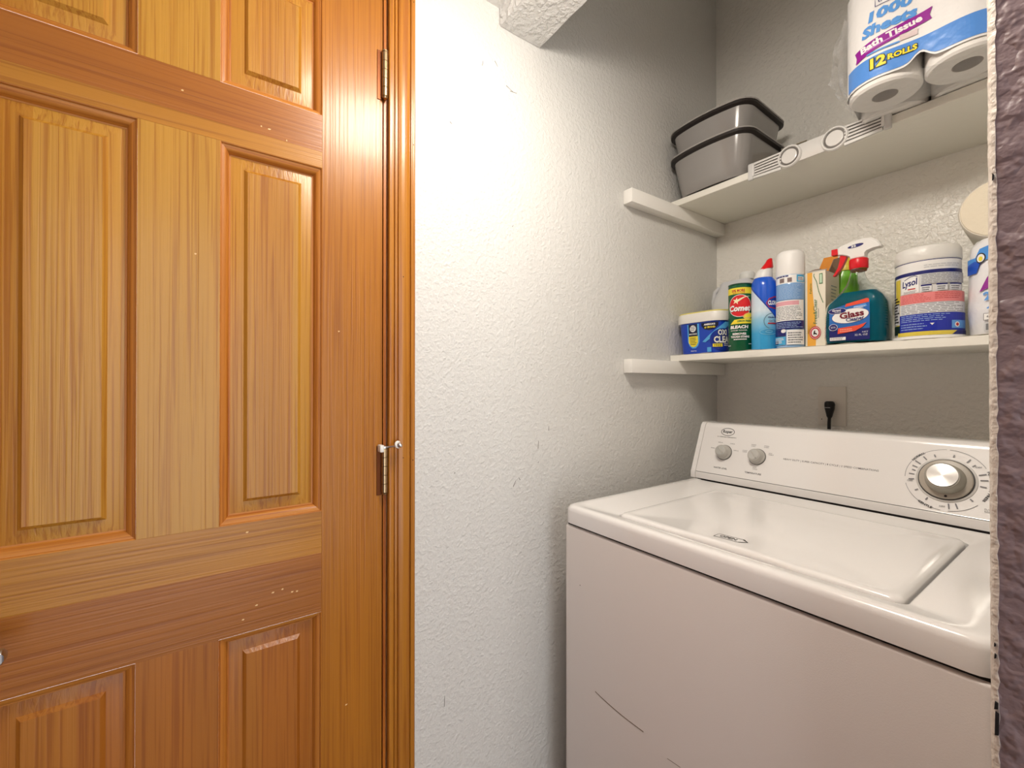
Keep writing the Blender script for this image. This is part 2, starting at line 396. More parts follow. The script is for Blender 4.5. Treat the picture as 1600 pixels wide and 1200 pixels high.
for i, (y, z) in enumerate(((.08, 1.680), (.092, 1.679), (.12, 1.668), (-.03, 1.70), (.075, .845), (.115, .862), (.055, .826), (.130, .853), (.138, .852), (.21, 1.33), (.225, .61), (-.013, 1.44), (.06, .974), (.10, .86))):
    s = .0016; poly = [(y - s * random.uniform(.5, 1.6), z - s * .4), (y + s * .7, z - s * .8), (y + s * random.uniform(.5, 2.2), z + s * .5), (y - s * .2, z + s * .9)]
    mesh_obj('nick', prism(poly, -0.0005, 0.0004, 'x'), nick, door)
# hinges
brass = mat('hinge_metal', (176, 152, 118), 0.28, 1.0); brown_leaf = mat('hinge_leaf_metal', (110, 58, 22), 0.4, 0.6)
for zc in (1.856, 1.055, 0.22):
    hb = bmesh.new(); h0 = zc - .0445
    hinge = mesh_obj('hinge', box(-0.0005, 0.0016, 0.2835, 0.2945, zc - .050, zc + .050, .0004, 1), brown_leaf, door)
    for k in range(5):
        z0 = h0 + k * .0178
        mesh_obj('knuckle', lathe([(.0060, z0 + .0003), (.0064, z0 + .0006), (.0064, z0 + .0172), (.0060, z0 + .0175)], 16, 0.0066, 0.2975), brass, hinge, 40)
    mesh_obj('hinge_pin', lathe([(.0045, h0 - .004), (.0058, h0 - .001), (.004, h0), (.004, h0 + .089), (.0066, h0 + .0895), (.0066, h0 + .0925), (.003, h0 + .095)], 16, 0.0066, 0.2975), brass, hinge, 40)
# hinge-pin door stop
chrome = mat('chrome', (225, 225, 225), 0.14, 1.0); rubber = mat('white_rubber', (232, 230, 224), 0.5)
stp = thing('hinge_door_stop', 'small chrome hinge-pin door stop with white bumper on the middle hinge', 'door stop', (.0066, .2975, 1.100), world=True)
mesh_obj('collar', lathe([(.0085, 1.1005), (.0085, 1.1035), (.0085, 1.1036)], 18, .0066, .2975), chrome, stp, 40)
mesh_obj('bumper_pad', box(.003, .020, .2845, .2925, 1.0935, 1.1075, .0012, 2), rubber, stp, 40)
mesh_obj('arm', tube([(.010, .294, 1.102), (.014, .303, 1.1025), (.024, .312, 1.1045), (.029, .3165, 1.106)], [.0028, .0022, .0018, .0016], 10), chrome, stp, 40)
mesh_obj('bumper_disc', axis_cyl((.026, .3185, 1.1075), (.7, .35, .1), [(.003, -.003), (.0075, -.002), (.0078, .0005), (.006, .002)], 20), rubber, stp, 40)
mesh_obj('bumper_tip', axis_cyl((.028, .3195, 1.1068), (.7, .35, -.2), [(.0052, 0), (.0050, .002), (.0036, .006), (.0015, .0078)], 16), chrome, stp, 40)
# lever handle
lev = bmesh.new()
handle = mesh_obj('lever_handle', axis_cyl((0.0, -.3015, .885), (1, 0, 0), [(.030, 0), (.031, .003), (.028, .009), (.012, .011), (.010, .05), (.009, .06)], 28), mat('satin_nickel', (190, 192, 196), 0.22, 1.0), door, 40)
loops = []
for t, hh, dx in ((0, .011, 0.058), (.02, .012, .060), (.06, .0118, .062), (.088, .0115, .061), (.0965, .0085, .059), (.0985, .004, .058)):
    y = -.3115 + t * 1.10; loops.append([(dx + .007 * c, y, .8825 + hh * s + .0035 * math.sin(t * 20)) for c, s in ((1, -.7), (1, .75), (.6, 1), (-.6, 1), (-1, .75), (-1, -.7), (-.6, -1), (.6, -1))])
mesh_obj('lever', loft(loops), MATS['satin_nickel'], handle, 40)
# jamb and casing
trim = thing('trim_1', 'golden varnished moulded door casing with dark groove lines', 'door casing', (0, .335, 0), kind='structure', world=True)
prof = [(.3060, -.004), (.3060, .0075), (.3075, .0092), (.3110, .0098), (.3150, .0095), (.3162, .0060), (.3172, .0060), (.3180, .0102), (.3215, .0108), (.3230, .0075), (.3240, .0075), (.3250, .0118), (.3290, .0132), (.3340, .0142), (.3400, .0142), (.3450, .0130), (.3478, .0120), (.3490, .0082), (.3502, .0082), (.3512, .0128), (.3590, .0130), (.3605, .0118), (.3610, .0005)]
def casing_bm(z0, z1): return loft([[(x, y, z0) for y, x in prof], [(x, y, z1) for y, x in prof]])
mesh_obj('casing_side', casing_bm(0.0, 2.12), W_case, trim, 30)
mesh_obj('casing_side', box(0.0, .0135, -.432, -.376, 0, 2.12, .002, 2), W_case, trim, 30)
mesh_obj('casing_head', box(0.0, .0135, -.376, .3055, 2.068, 2.12, .002, 2), W_case, trim, 30)
W_jamb = wood('wood_jamb', (190, 112, 44), (150, 76, 24), 'Z', 2.9, rough=.35)
mesh_obj('jamb', box(-.12, -.0005, .2972, .3030, 0, 2.063, .0004, 1), W_jamb, trim, 30)
mesh_obj('jamb', box(-.12, -.0005, -.3745, -.3650, 0, 2.063, .0012, 2), W_jamb, trim, 30)
mesh_obj('jamb_backing', box(-.12, -.010, .3030, .3067, 0, 2.12), W_jamb, trim)
mesh_obj('door_stop_strip', box(-.048, -.036, .284, .2972, 0, 2.063), W_jamb, trim)
mesh_obj('head_jamb', box(-.12, -.0005, -.365, .2972, 2.0595, 2.0635), W_jamb, trim)
for y, z, x in ((.3565, 2.03, .0131), (.356, 1.73, .0131), (.3555, 1.071, .0131), (.334, 1.078, .0143), (.334, 1.45, .0143)):
    mesh_obj('nail_hole', axis_cyl((x - .0006, y, z), (1, 0, 0), [(.0011, 0), (.0011, .0007)], 8), mat('nail_dark', (40, 18, 8), .8), trim)

# ---------------------------------------------------- ceiling lamp (out of frame, lights the place)
lamp = thing('ceiling_lamp', 'round flush ceiling lamp with frosted lens in front of the closet', 'ceiling lamp', (.52, .42, 2.0))
mesh_obj('lamp_base', lathe([(.1290, .062), (.1310, .066), (.1310, .137), (.120, .1378)], 44, cap0=False), mat('lamp_metal', (206, 202, 194), .3, 1.0), lamp, 40)
mesh_obj('lamp_lens', lathe([(.1285, .066), (.127, .046), (.120, .022), (.105, .004), (.07, -.0085), (.03, -.0145), (.008, -.016)], 44, cap0=False), mat('lamp_glow', (255, 245, 232), .4, emit=LAMP), lamp, 60)

# ---------------------------------------------------- shelves
M_shelf = mat('shelf_paint', (242, 240, 230), 0.38, bump=(60, .0006, 2))
M_cleat = mat('cleat_paint', (242, 240, 234), 0.4, bump=(80, .0005, 2))
YF = 1.2554
def shelf(z0, label, sag):
    n = 36; loops = []
    for i in range(n + 1):
        x = 0.002 + (.978 - .002) * i / n; dz = -sag * math.sin(PI * x / .98); j = lambda a=.0006: (random.random() - .5) * a
        loops.append([(x, YF + .0012 + j(), z0 + dz), (x, YF + j(.0004), z0 + .0012 + dz), (x, YF + j(.0004), z0 + .0185 + dz), (x, YF + .0015 + j(), z0 + .0198 + dz), (x, YB - .0005, z0 + .0198 + dz), (x, YB - .0005, z0 + dz)])
    o = mesh_obj('shelf_board', loft(loops), M_shelf, None, 40)
    return tag(o, label, 'shelf', 'closet shelves')
ZU, ZL = 1.8113, 1.3062
shelf(ZU, 'white painted upper closet shelf holding grey basins and bath tissue', 0.0)
shelf(ZL, 'white painted lower closet shelf holding the cleaning products', 0.0)
for z, lab in ((ZU, 'white wooden cleat under the upper shelf on the left wall'), (ZL, 'white wooden cleat under the lower shelf on the left wall')):
    o = mesh_obj('shelf_cleat', box(0.0005, .0325, 1.0265, YB - .001, z - .0415, z - .0004, .0012, 2), M_cleat, None, 40); tag(o, lab, 'cleat', 'shelf cleats')
    o = mesh_obj('shelf_cleat', box(.9475, .9795, 1.0265, YB - .001, z - .0415, z - .0004, .0012, 2), M_cleat, None, 40); tag(o, lab.replace('left wall', 'hidden right wall'), 'cleat', 'shelf cleats')
ZLT = ZL + .0198; ZUT = ZU + .0198
# thin liner paper on the lower shelf, edge slightly wavy
bm = bmesh.new(); rows = []
for i in range(121):
    x = .012 + (.95) * i / 120; e = .0012 * math.sin(i * 1.7) * math.sin(i * .37) + .0008 * random.random()
    rows.append([bm.verts.new((x, YF - .0006 + e, ZLT + .0004 + max(0, .0018 * math.sin(i * .55) * math.sin(i * .13)))), bm.verts.new((x, YF + .012, ZLT + .0004)), bm.verts.new((x, YB - .004, ZLT + .0004))])
for a, b in zip(rows, rows[1:]):
    for k in range(2): bm.faces.new((a[k], b[k], b[k + 1], a[k + 1]))
o = mesh_obj('shelf_liner', bm, mat('liner', (228, 224, 212), .5)); tag(o, 'thin white liner paper on the lower shelf', 'shelf liner')
o.modifiers.new('thick', 'SOLIDIFY').thickness = 0.0004

# ---------------------------------------------------- washing machine
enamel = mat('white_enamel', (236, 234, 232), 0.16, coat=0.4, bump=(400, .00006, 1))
enamel_shaded = mat('white_cabinet_shaded', (214, 207, 203), 0.36, bump=(500, .0001, 1))  # white enamel darkened, the shade on the cabinet front is in the colour
wm = thing('washing_machine', 'white top-loading washing machine with sloped control console', 'washer', (.443, 1.02, 0), world=True)
X0, X1 = .097, .795
mesh_obj('cabinet', loft([rrect((X0 + X1) / 2, 1.020, X1 - X0 - .002, .640, .012, z, 4) for z in (.025, .8945)] + [rrect((X0 + X1) / 2, 1.020, X1 - X0 - .004, .637, .012, .8972, 4), rrect((X0 + X1) / 2, 1.020, X1 - X0 - .010, .631, .012, .8987, 4), rrect((X0 + X1) / 2, 1.020, X1 - X0 - .03, .60, .006, .8990, 4)]), enamel_shaded, wm, 50)
mesh_obj('seam', box(X0 + .008, X1 - .008, .7075, 1.330, .8980, .9060), mat('seam_dark', (20, 16, 16), .8), wm)
cx, cy = (X0 + X1) / 2, 1.020; wx, wy = X1 - X0, .642
LX0, LX1, LY0, LY1 = .2265, .7035, .7425, 1.1320
lx, ly, lw, lh = (LX0 + LX1) / 2, (LY0 + LY1) / 2, LX1 - LX0, LY1 - LY0
T = .945
def scoop(loop, amt):
    out = []
    for x, y, z in loop:
        if y < LY0 + .02 and .36 < x < .57: y += amt * min(1, (x - .36) / .03, (.57 - x) / .03)
        out.append((x, y, z))
    return out
tl = [rrect(cx, cy, wx - .012, wy - .012, .018, .9042, 5, 24), rrect(cx, cy, wx, wy, .024, .9048, 5, 24), rrect(cx, cy, wx, wy, .024, T - .012, 5, 24), rrect(cx, cy, wx - .003, wy - .003, .024, T - .006, 5, 24),
      rrect(cx, cy, wx - .009, wy - .009, .024, T - .0018, 5, 24), rrect(cx, cy, wx - .020, wy - .020, .024, T, 5, 24), rrect(cx, cy, wx - .058, wy - .040, .03, T, 5, 24), rrect(cx, cy, wx - .066, wy - .048, .03, T - .0022, 5, 24),
      rrect(lx, ly, lw + .014, lh + .010, .018, T - .003, 5, 24), rrect(lx, ly, lw + .008, lh + .006, .016, T - .005, 5, 24), rrect(lx, ly, lw + .006, lh + .005, .015, T - .022, 5, 24)]
tl[8] = scoop(tl[8], -.004); tl[9] = scoop(tl[9], -.006); tl[10] = scoop(tl[10], -.006)
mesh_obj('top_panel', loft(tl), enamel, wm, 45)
ll = [rrect(lx, ly, lw - .004, lh - .004, .013, T - .018, 5, 24), rrect(lx, ly, lw, lh, .014, T - .008, 5, 24), rrect(lx, ly, lw - .002, lh - .002, .014, T - .0025, 5, 24), rrect(lx, ly, lw - .008, lh - .008, .014, T + .0008, 5, 24), rrect(lx, ly, lw - .016, lh - .016, .014, T + .0018, 5, 24),
      rrect(lx, ly, lw - .040, lh - .036, .016, T + .0018, 5, 24), rrect(lx, ly, lw - .050, lh - .046, .016, T + .0005, 5, 24), rrect(lx, ly, lw - .30, lh - .24, .016, T + .0005, 5, 24)]
ll[:4] = [scoop(l, .003) for l in ll[:4]]
lid = mesh_obj('lid', loft(ll), enamel, wm, 45)
a = Art(); u0, v0 = .4515, .789
for wd in (0,):
    a.line([(-.026, -.0075), (.021, -.0075), (.030, 0), (.021, .0085), (-.026, .0085), (-.026, -.0085)], .0012, K)
    a.line([(.018, .0085), (.030, .0005), (.018, -.0075)], .0024, K)
a.text('OPEN', -.004, .0005, .030, .0085, K, bold=.02)
a.build('open_badge', lid, lambda u, v, o: (u0 + u * .98 - v * .05, v0 + v * 1.25 + u * .10, T + .0008 + o))
# console: face plane from A (front bottom) to B (front top)
A = Vector((0, 1.2225, .970)); Bv = Vector((0, 1.2776, 1.105)); tv = (Bv - A).normalized(); nv = Vector((0, -tv.z, tv.y))
def face(u, v, o): p = A + tv * v + nv * o; return (u, p.y, p.z)
def cons(s): return [(1.2215 - s, .9685), (1.2225 - s, .970), (1.2748 - s, 1.0985), (1.2775 - s * .7, 1.1050 + s * .3), (1.2820, 1.1098 + s), (1.2890, 1.1118 + s), (1.3330, 1.1125 + s), (1.3440, 1.1085 + s), (1.3480, 1.099), (1.352, .9475), (1.2400, .9475), (1.2400, .9685)]
con = mesh_obj('console', prism(cons(0), X0 + .016, X1 - .016, 'x'), enamel, wm, 35)
mesh_obj('console_base', prism([(1.2205, .9480), (1.2198, .9495), (1.2200, .9652), (1.2215, .9668), (1.2450, .9668), (1.2450, .9480)], X0 + .016, X1 - .016, 'x'), enamel, wm, 35)
for x0, x1 in ((X0 + .001, X0 + .0150), (X1 - .0150, X1 - .001)):
    e = mesh_obj('end_cap', prism([(1.2192, .9480), (1.2188, .9660)] + [(y, z) for y, z in cons(.0012)[1:9]] + [(1.352, .9480)], x0, x1, 'x'), enamel, wm, 35)
mesh_obj('end_cap_gap', prism([(y + .003, z - .002) for y, z in cons(0)[1:8]] + [(1.34, .96), (1.225, .96)], X0 + .0145, X0 + .0165, 'x'), mat('gap_grey', (120, 118, 116), .7), wm)
mesh_obj('groove', box(X0 + .016, X1 - .016, 1.2235, 1.236, .9664, .9690), mat('gap_grey', (120, 118, 116), .7), wm)
mesh_obj('console_foot', box(X0 + .02, X1 - .02, 1.224, 1.345, .9425, .9482), MATS['seam_dark'], wm)
# console print
PR = ink('console_print', (52, 52, 56)); PG = ink('console_grey', (120, 120, 124))
a = Art()
lu, lv = .1862, .1285
a.arc(lu, lv, .0195, 0, 360, .0016, PR, 40, rv=.0112); a.text('Roper', lu, lv - .0006, .028, .0125, PR, bold=.03)
a.text('BY  WHIRLPOOL  CORPORATION', lu, .1122, .056, .0026, PR, bold=.01)
fc = lambda u, v, o: face(u, v, o + .0001)
a.build('logo_print', con, fc); a = Art()
k1u, k1v, k2u, k2v = .1878, .0650, .2815, .0645
def word(t_, u, v, wd, ht, n_='setting_print', b_=0.0):
    q_a = Art(); q_a.text(t_, u, v, wd, ht, PR, bold=b_); q_a.build(n_, con, fc)
for t_, du, dv in (('SMALL', -.036, .010), ('MEDIUM', -.017, .029), ('LARGE', .019, .029), ('EXTRA LG', .033, .010)): word(t_, k1u + du, k1v + dv, .0135, .0028)
word('WATER LEVEL', .1857, .0178, .040, .0046, 'control_print', .015)
for t_, du, dv in (('COLD\nCOLD', -.036, .012), ('WARM\nCOLD', -.015, .031), ('WARM\nWARM', .019, .031), ('HOT\nWARM', .034, .012), ('HOT\nCOLD', .0, -.033)): word(t_, k2u + du, k2v + dv, .0125, .0068)
word('TEMPERATURE', .2780, .0172, .044, .0046, 'control_print', .015)
a.text('HEAVY DUTY | SUPER CAPACITY | 8 CYCLE | 2 SPEED COMBINATIONS', .447, .0675, .1990, .0058, PR, bold=.004)
a.build('slogan_print', con, fc); a = Art()
du_, dv_, rr = .6560, .0672, .0640
for a0, a1 in ((92, 128), (150, 183), (196, 236), (252, 266), (276, 318), (30, 88)): a.arc(du_, dv_, rr, a0, a1, .0008, PG, 16)
def curved(s, ang, span, h, rad, m, flip=False):
    def wp(x, y):
        if flip: th = R(ang) + x / rad; rd = rad + y * 1.0; return (rd * math.cos(th), rd * math.sin(th)) if False else ((rad - y) * math.cos(th), (rad - y) * math.sin(th))
        th = R(ang) - x / rad; return ((rad + y) * math.cos(th), (rad + y) * math.sin(th))
    a.text(s, du_, dv_, R(span) * rad, h, m, bold=.03, warp=wp)
curved('NORMAL', 136, 24, .0042, rr, PR); curved('PERMANENT PRESS', -4, 56, .0042, rr, PR); curved('GENTLE', 244, 22, .0042, rr, PR, True)
for ang in (188, 176, 166, 157, 146, 130, 112, 80, 55, 42, 20, 8, -6, -42, -70, -82, 214, 240):
    r0, r1 = .049, .049 + random.choice((.006, .009, .011)); c_, s_ = math.cos(R(ang)), math.sin(R(ang))
    a.line([(du_ + r0 * c_, dv_ + r0 * s_), (du_ + r1 * c_, dv_ + r1 * s_)], .0022, PG, hold=True)
for ang in (36, 192, 268): a.text('OFF', du_ + .056 * math.cos(R(ang)), dv_ + .056 * math.sin(R(ang)), .009, .0034, PR)
a.text('PUSH TO\nRINSE', .722, .0165, .018, .0075, PG)
a.build('dial_print', con, fc)
knob_g = mat('knob_grey', (186, 184, 178), .35); knob_d = mat('knob_dark', (70, 68, 66), .5); alu = mat('brushed_aluminium', (200, 200, 197), .32, 1.0)  # darker grey for the knob rings and the dial gap
def turned(r, h, k):
    return [(r, 0), (r, h)] + [(r * (1 - (i + 1) / (k + 1.0)), h + (.00012 * r / .0235 if i % 2 == 0 else 0)) for i in range(k)]
def knob(u, v, name):
    c = Vector(face(u, v, 0))
    k = mesh_obj(name, axis_cyl(c, nv, [(.0215, 0), (.0215, .004), (.0205, .006), (.0185, .0075), (.0172, .0200), (.0160, .0222)], 36), knob_g, wm, 35)
    mesh_obj('knob_ring', axis_cyl(c, nv, [(.0228, 0.0002), (.0228, .0012), (.0222, .0016)], 36), knob_d, k, 40)
    mesh_obj('cap', axis_cyl(c + nv * .0222, nv, turned(.0135, .0014, 14), 40), alu, k, 3)
    d = (Vector((.65, 0, 0)) - tv * .75).normalized(); s = d.cross(nv); q = bmesh.new()
    p0 = c + nv * .0235
    loops = [[tuple(p0 + d * t + s * wd * sg + nv * hh) for sg, hh in ((-1, 0), (1, 0), (1, .0022), (-1, .0022))] for t, wd in ((-.0115, .0016), (.0115, .0022))]
    mesh_obj('pointer', loft(loops), knob_g, k)
    return k
knob(k1u, k1v, 'knob'); knob(k2u, k2v, 'knob')
c = Vector(face(du_, dv_, 0))
dl = mesh_obj('timer_dial', axis_cyl(c, nv, [(.0405, .0006), (.0405, .006), (.0390, .0075), (.0330, .0085)], 48), mat('dial_taupe', (176, 168, 156), .35), wm, 35)
mesh_obj('dial_ring', axis_cyl(c, nv, [(.0465, 0.0001), (.0462, .0018), (.0436, .0020)], 48), mat('dial_ring_grey', (200, 198, 194), .3), dl, 40)
mesh_obj('dial_gap', axis_cyl(c, nv, [(.0428, .001), (.0428, .0024), (.041, .0026)], 48), knob_d, dl, 40)
mesh_obj('dial_knob', axis_cyl(c + nv * .008, nv, [(.0315, 0), (.0300, .006), (.0275, .022), (.0255, .0255)], 44), mat('dial_knob_grey', (158, 154, 142), .35), dl, 35)
mesh_obj('cap', axis_cyl(c + nv * .0335, nv, turned(.0235, .0018, 22), 56), alu, dl, 3)
pt = bmesh.new(); q = Vector(face(du_ + .003, dv_ - .0355, .0086))
mesh_obj('dial_mark', axis_cyl(q, nv, [(.0024, 0), (.0022, .0006)], 10), K, dl)
# scratch and fleck on the cabinet front
BR = ink('scratch', (122, 108, 90), .7)
fr = lambda u, v, o: (u, .6999 - o - .0001, v)
a = Art(); a.line([(.1985, .5580), (.2150, .5555), (.2400, .5530), (.2650, .5515), (.2900, .5512), (.3270, .5525)], .0020, BR); a.build('scratch', wm, fr)
a = Art(); a.line([(.380, .538), (.407, .541)], .0011, BR); a.build('scratch', wm, fr)
a = Art(); a.ell(.152, .772, .0012, .0012, K, 8); a.build('speck', wm, fr)
for x in (X0 + .05, X1 - .05):
    for y in (.76, 1.28): mesh_obj('foot', lathe([(.018, 0), (.020, .004), (.012, .010), (.008, .027)], 16, x, y), rubber, wm, 40)

# ---------------------------------------------------- outlet and power cord
out = thing('wall_outlet', 'white wall outlet plate above the washer console', 'outlet', (.3600, YB, 1.165), world=True)
M_plate = mat('outlet_plate', (238, 232, 222), .4)
mesh_obj('plate', box(.3245, .3960, YB - .0055, YB - .0002, 1.1065, 1.2235, .0020, 2), M_plate, out, 40)
mesh_obj('receptacle', axis_cyl((.3605, YB - .0055, 1.166), (0, -1, 0), [(.0185, 0), (.0185, .0012), (.0165, .0022), (.0150, .0022)], 28), M_plate, out, 40)
mesh_obj('screw', axis_cyl((.3600, YB - .0055, 1.198), (0, -1, 0), [(.003, 0), (.0026, .001)], 12), M_plate, out, 40)
mesh_obj('screw', axis_cyl((.3345, YB - .0055, 1.125), (0, -1, 0), [(.0016, 0), (.0014, .0006)], 8), K, out)
cord = thing('power_cord', 'black power cord plugged into the outlet behind the washer', 'power cord', (.3605, YB - .03, 1.16), world=True)
M_cord = mat('black_plastic', (18, 17, 18), .35)
def ring_(cx_, cy_, rx_, ry_, z): return circ(cx_, cy_, rx_, z, 16, ry_)
mesh_obj('plug', loft([ring_(.3600, YB - .021, .0052, .0060, 1.131), ring_(.3600, YB - .021, .0075, .0085, 1.136), ring_(.3602, YB - .021, .0095, .0105, 1.146), ring_(.3604, YB - .021, .0125, .0125, 1.158), ring_(.3606, YB - .021, .0135, .0130, 1.170), ring_(.3600, YB - .021, .0120, .0120, 1.177), ring_(.3600, YB - .021, .0085, .0085, 1.180)]), M_cord, cord, 40)
mesh_obj('plug_mark', box(.3525, .3660, YB - .0352, YB - .0335, 1.1605, 1.1625), mat('plug_grey', (150, 150, 152), .3), cord)  # pale grey strip across the plug
mesh_obj('cord', tube([(.360, YB - .021, 1.134), (.3592, YB - .022, 1.115), (.3592, YB - .023, 1.09), (.361, YB - .025, 1.05), (.368, YB - .03, .95), (.37, YB - .04, .75), (.36, 1.40, .55)], .0046, 10), M_cord, cord, 40)

# ---------------------------------------------------- upper shelf: basins, small box, strip, bath tissue
grey_pl = mat('grey_plastic', (150, 147, 144), .20, coat=.3); rim_shade = mat('shaded_rim', (40, 34, 32), .45)  # rim band coloured dark for the shade under the basin lip
def basin(z, label, rz):
    t = thing('plastic_basin', label, 'basin', (.1405, 1.3470, z), rz, 'grey basins on the upper shelf')
    def lp(wx_, wy_, r, zz, bow):
        o = []
        for x, y, q in rrect(0, 0, wx_, wy_, r, zz, 5, 8):
            if y < 0: y -= bow * (1 - (2 * x / wx_) ** 2) * min(1, -2 * y / wy_)
            o.append((x, y, q))
        return o
    H_ = .122
    e = .006
    body = [lp(.186, .170, .024, .0022, .008), lp(.198, .182, .026, .0, .009), lp(.206, .190, .028, .004, .010), lp(.217, .200, .030, .03, .013), lp(.240 + e, .222, .033, H_ - .010, .019),
            lp(.2355 + e, .2175, .031, H_ - .010, .019), lp(.210, .196, .030, .03, .013), lp(.198, .184, .026, .007, .010), lp(.15, .14, .02, .005, .008)]
    b = mesh_obj('body', loft(body), grey_pl, t, 40)
    rim = [lp(.240 + e, .222, .034, H_ - .015, .019), lp(.256 + e, .238, .038, H_ - .0125, .020), lp(.259 + e, .241, .039, H_ - .0115, .020), lp(.259 + e, .241, .039, H_ - .0045, .020), lp(.254 + e, .236, .037, H_ - .0042, .020), lp(.238 + e, .220, .033, H_ - .0042, .019), lp(.2355 + e, .2175, .031, H_ - .006, .019), lp(.2355 + e, .2175, .031, H_ - .015, .019)]
    mesh_obj('rim', loft(rim + [rim[0]], False, False), rim_shade, t, 40)
    lipb = [lp(.2560 + e, .2380, .038, H_ - .0048, .020), lp(.2610 + e, .2430, .040, H_ - .0046, .0205), lp(.2612 + e, .2432, .040, H_ - .0010, .0205), lp(.2570 + e, .2390, .038, H_ + .0006, .020), lp(.2420 + e, .2240, .033, H_ + .0006, .019), lp(.2360 + e, .2180, .031, H_ - .003, .019)]
    mesh_obj('lip', loft(lipb, False, False), mat('grey_lip', (168, 164, 160), .22, coat=.3), t, 40)
    return t
basin(ZUT + .0005, 'lower grey plastic basin of the nested pair on the upper shelf', R(0))
basin(ZUT + .0815, 'upper grey plastic basin nested on top of another on the upper shelf', R(1.5))
t = thing('small_carton', 'small tan carton behind the grey basins on the upper shelf', 'carton', (.307, 1.462, ZUT), R(4))
mesh_obj('carton_body', box(-.030, .030, -.050, .050, 0, .098, .001, 1), mat('tan_card', (176, 162, 140), .7), t)
mesh_obj('carton_flap', box(-.033, .033, -.058, .050, .0985, .1002, .0004, 1), mat('pale_card', (206, 200, 186), .7), t)
mesh_obj('carton_side', box(.0301, .044, -.046, .048, 0, .090, .001, 1), mat('pale_card', (206, 200, 186), .7), t)

# silver strip with two rings on the shelf front edge
strip = thing('bracket_strip', 'silver plastic strip with two rings and ribbed ends along the upper shelf edge', 'bracket', (.415, YF - .003, ZU + .01), world=True)
silver = mat('silver_plastic', (226, 225, 222), .24, .1); silver_d = mat('silver_dark', (112, 108, 104), .35, .3); clear_w = mat('clear_white', (236, 236, 234), .2, trans=.25)
y1 = YF - .0004
mesh_obj('back_plate', box(.262, .570, y1 - .003, y1, ZU - .005, ZU + .038, .0012, 2), silver, strip, 40)
for cxr in (.3635, .4640):
    cz = ZU + .0155
    rg = mesh_obj('ring', axis_cyl((cxr, y1 - .003, cz), (0, -1, 0), [(.0285, 0), (.0290, .003), (.0268, .0065), (.0238, .0065), (.0225, .0030)], 36), silver, strip, 40)
    mesh_obj('ring_groove', axis_cyl((cxr, y1 - .003, cz), (0, -1, 0), [(.0225, .0028), (.0225, .0036), (.0190, .0038)], 32), silver_d, rg, 40)
    mesh_obj('ring_button', axis_cyl((cxr, y1 - .003, cz), (0, -1, 0), [(.0185, .003), (.0182, .0052), (.0168, .0056)], 32), silver, rg, 12)
for sgn, xa, xb in ((-1, .2740, .3440), (1, .5560, .4840)):
    mesh_obj('rib_panel', prism([(xa, ZU + .000), (xb, ZU - .0015), (xb, ZU + .0375), (xa, ZU + .0335)], y1 - .0045, y1 - .003, 'y'), silver_d, strip)
    for k in range(5):
        za, zb = ZU + .0020 + k * .0072, ZU + .0005 + k * .0084
        mesh_obj('rib', prism([(xa, za - .0018), (xb, za * .3 + zb * .7 - .0021), (xb, za * .3 + zb * .7 + .0021), (xa, za + .0018)], y1 - .0078, y1 - .0042, 'y'), silver, strip)
    lo = ((min(xa, xb)), max(xa, xb))
    mesh_obj('rail', prism([(xa, ZU - .0085), (xb, ZU - .0120), (xb, ZU - .0060), (xa, ZU - .0030)], y1 - .009, y1 - .002, 'y'), silver, strip)
    e0, e1 = (xa - .016, xa - .001) if sgn < 0 else (xa + .001, xa + .016)
    mesh_obj('end_clip', box(e0, e1, y1 - .0095, y1 - .001, ZU - .010, ZU + .0360, .003, 3), clear_w, strip, 40)
    e0, e1 = (xa - .004, xa + .002) if sgn < 0 else (xa - .002, xa + .004)
    mesh_obj('end_block', box(e0, e1, y1 - .011, y1 - .003, ZU - .002, ZU + .033, .001, 1), silver, strip, 40)

# bath tissue pack
tp = thing('bath_tissue_pack', 'large plastic-wrapped pack of white bath tissue rolls on the upper shelf', 'toilet paper', (.5815, 1.1640, ZUT + .0016), R(6.5))
paper = mat('tissue_paper', (240, 238, 234), .9, bump=(160, .0006, 2)); card = mat('cardboard_core', (150, 138, 128), .85)
rr_ = .0590; RH = .1085
rb = lathe([(.0215, .001), (rr_ - .004, 0), (rr_, .004), (rr_, RH - .004), (rr_ - .004, RH - .0005), (.0215, RH - .0015), (.0215, .001)], 40, cap0=False, cap1=False)
me_r = bpy.data.meshes.new('roll'); bmesh.ops.recalc_face_normals(rb, faces=rb.faces); rb.to_mesh(me_r); rb.free(); me_r.materials.append(paper)
for p in me_r.polygons: p.use_smooth = True
me_r.set_sharp_from_angle(angle=R(40))
cb = lathe([(.0213, .0015), (.0213, RH - .003), (.0203, RH - .003), (.0203, .0015), (.0213, .0015)], 32, cap0=False, cap1=False)
me_c = bpy.data.meshes.new('core'); bmesh.ops.recalc_face_normals(cb, faces=cb.faces); cb.to_mesh(me_c); cb.free(); me_c.materials.append(card)
for ix in range(2):
    for iy in range(3):
        for iz in range(2):
            o = bpy.data.objects.new('tissue_roll', me_r); C.objects.link(o); o.parent = tp; o.location = (ix * .1195, iy * .1185, iz * .1095)
            c2 = bpy.data.objects.new('cardboard_core', me_c); C.objects.link(c2); c2.parent = o
film_w = mat('printed_film', (244, 243, 242), .22, coat=.3, bump=(45, .0016, 2)); film_b = mat('blue_film', (92, 150, 228), .24, coat=.3, bump=(45, .0016, 2))
film_c = mat('clear_film', (250, 250, 250), .12, alpha=.26, bump=(60, .004, 3))
PR_ = .0615
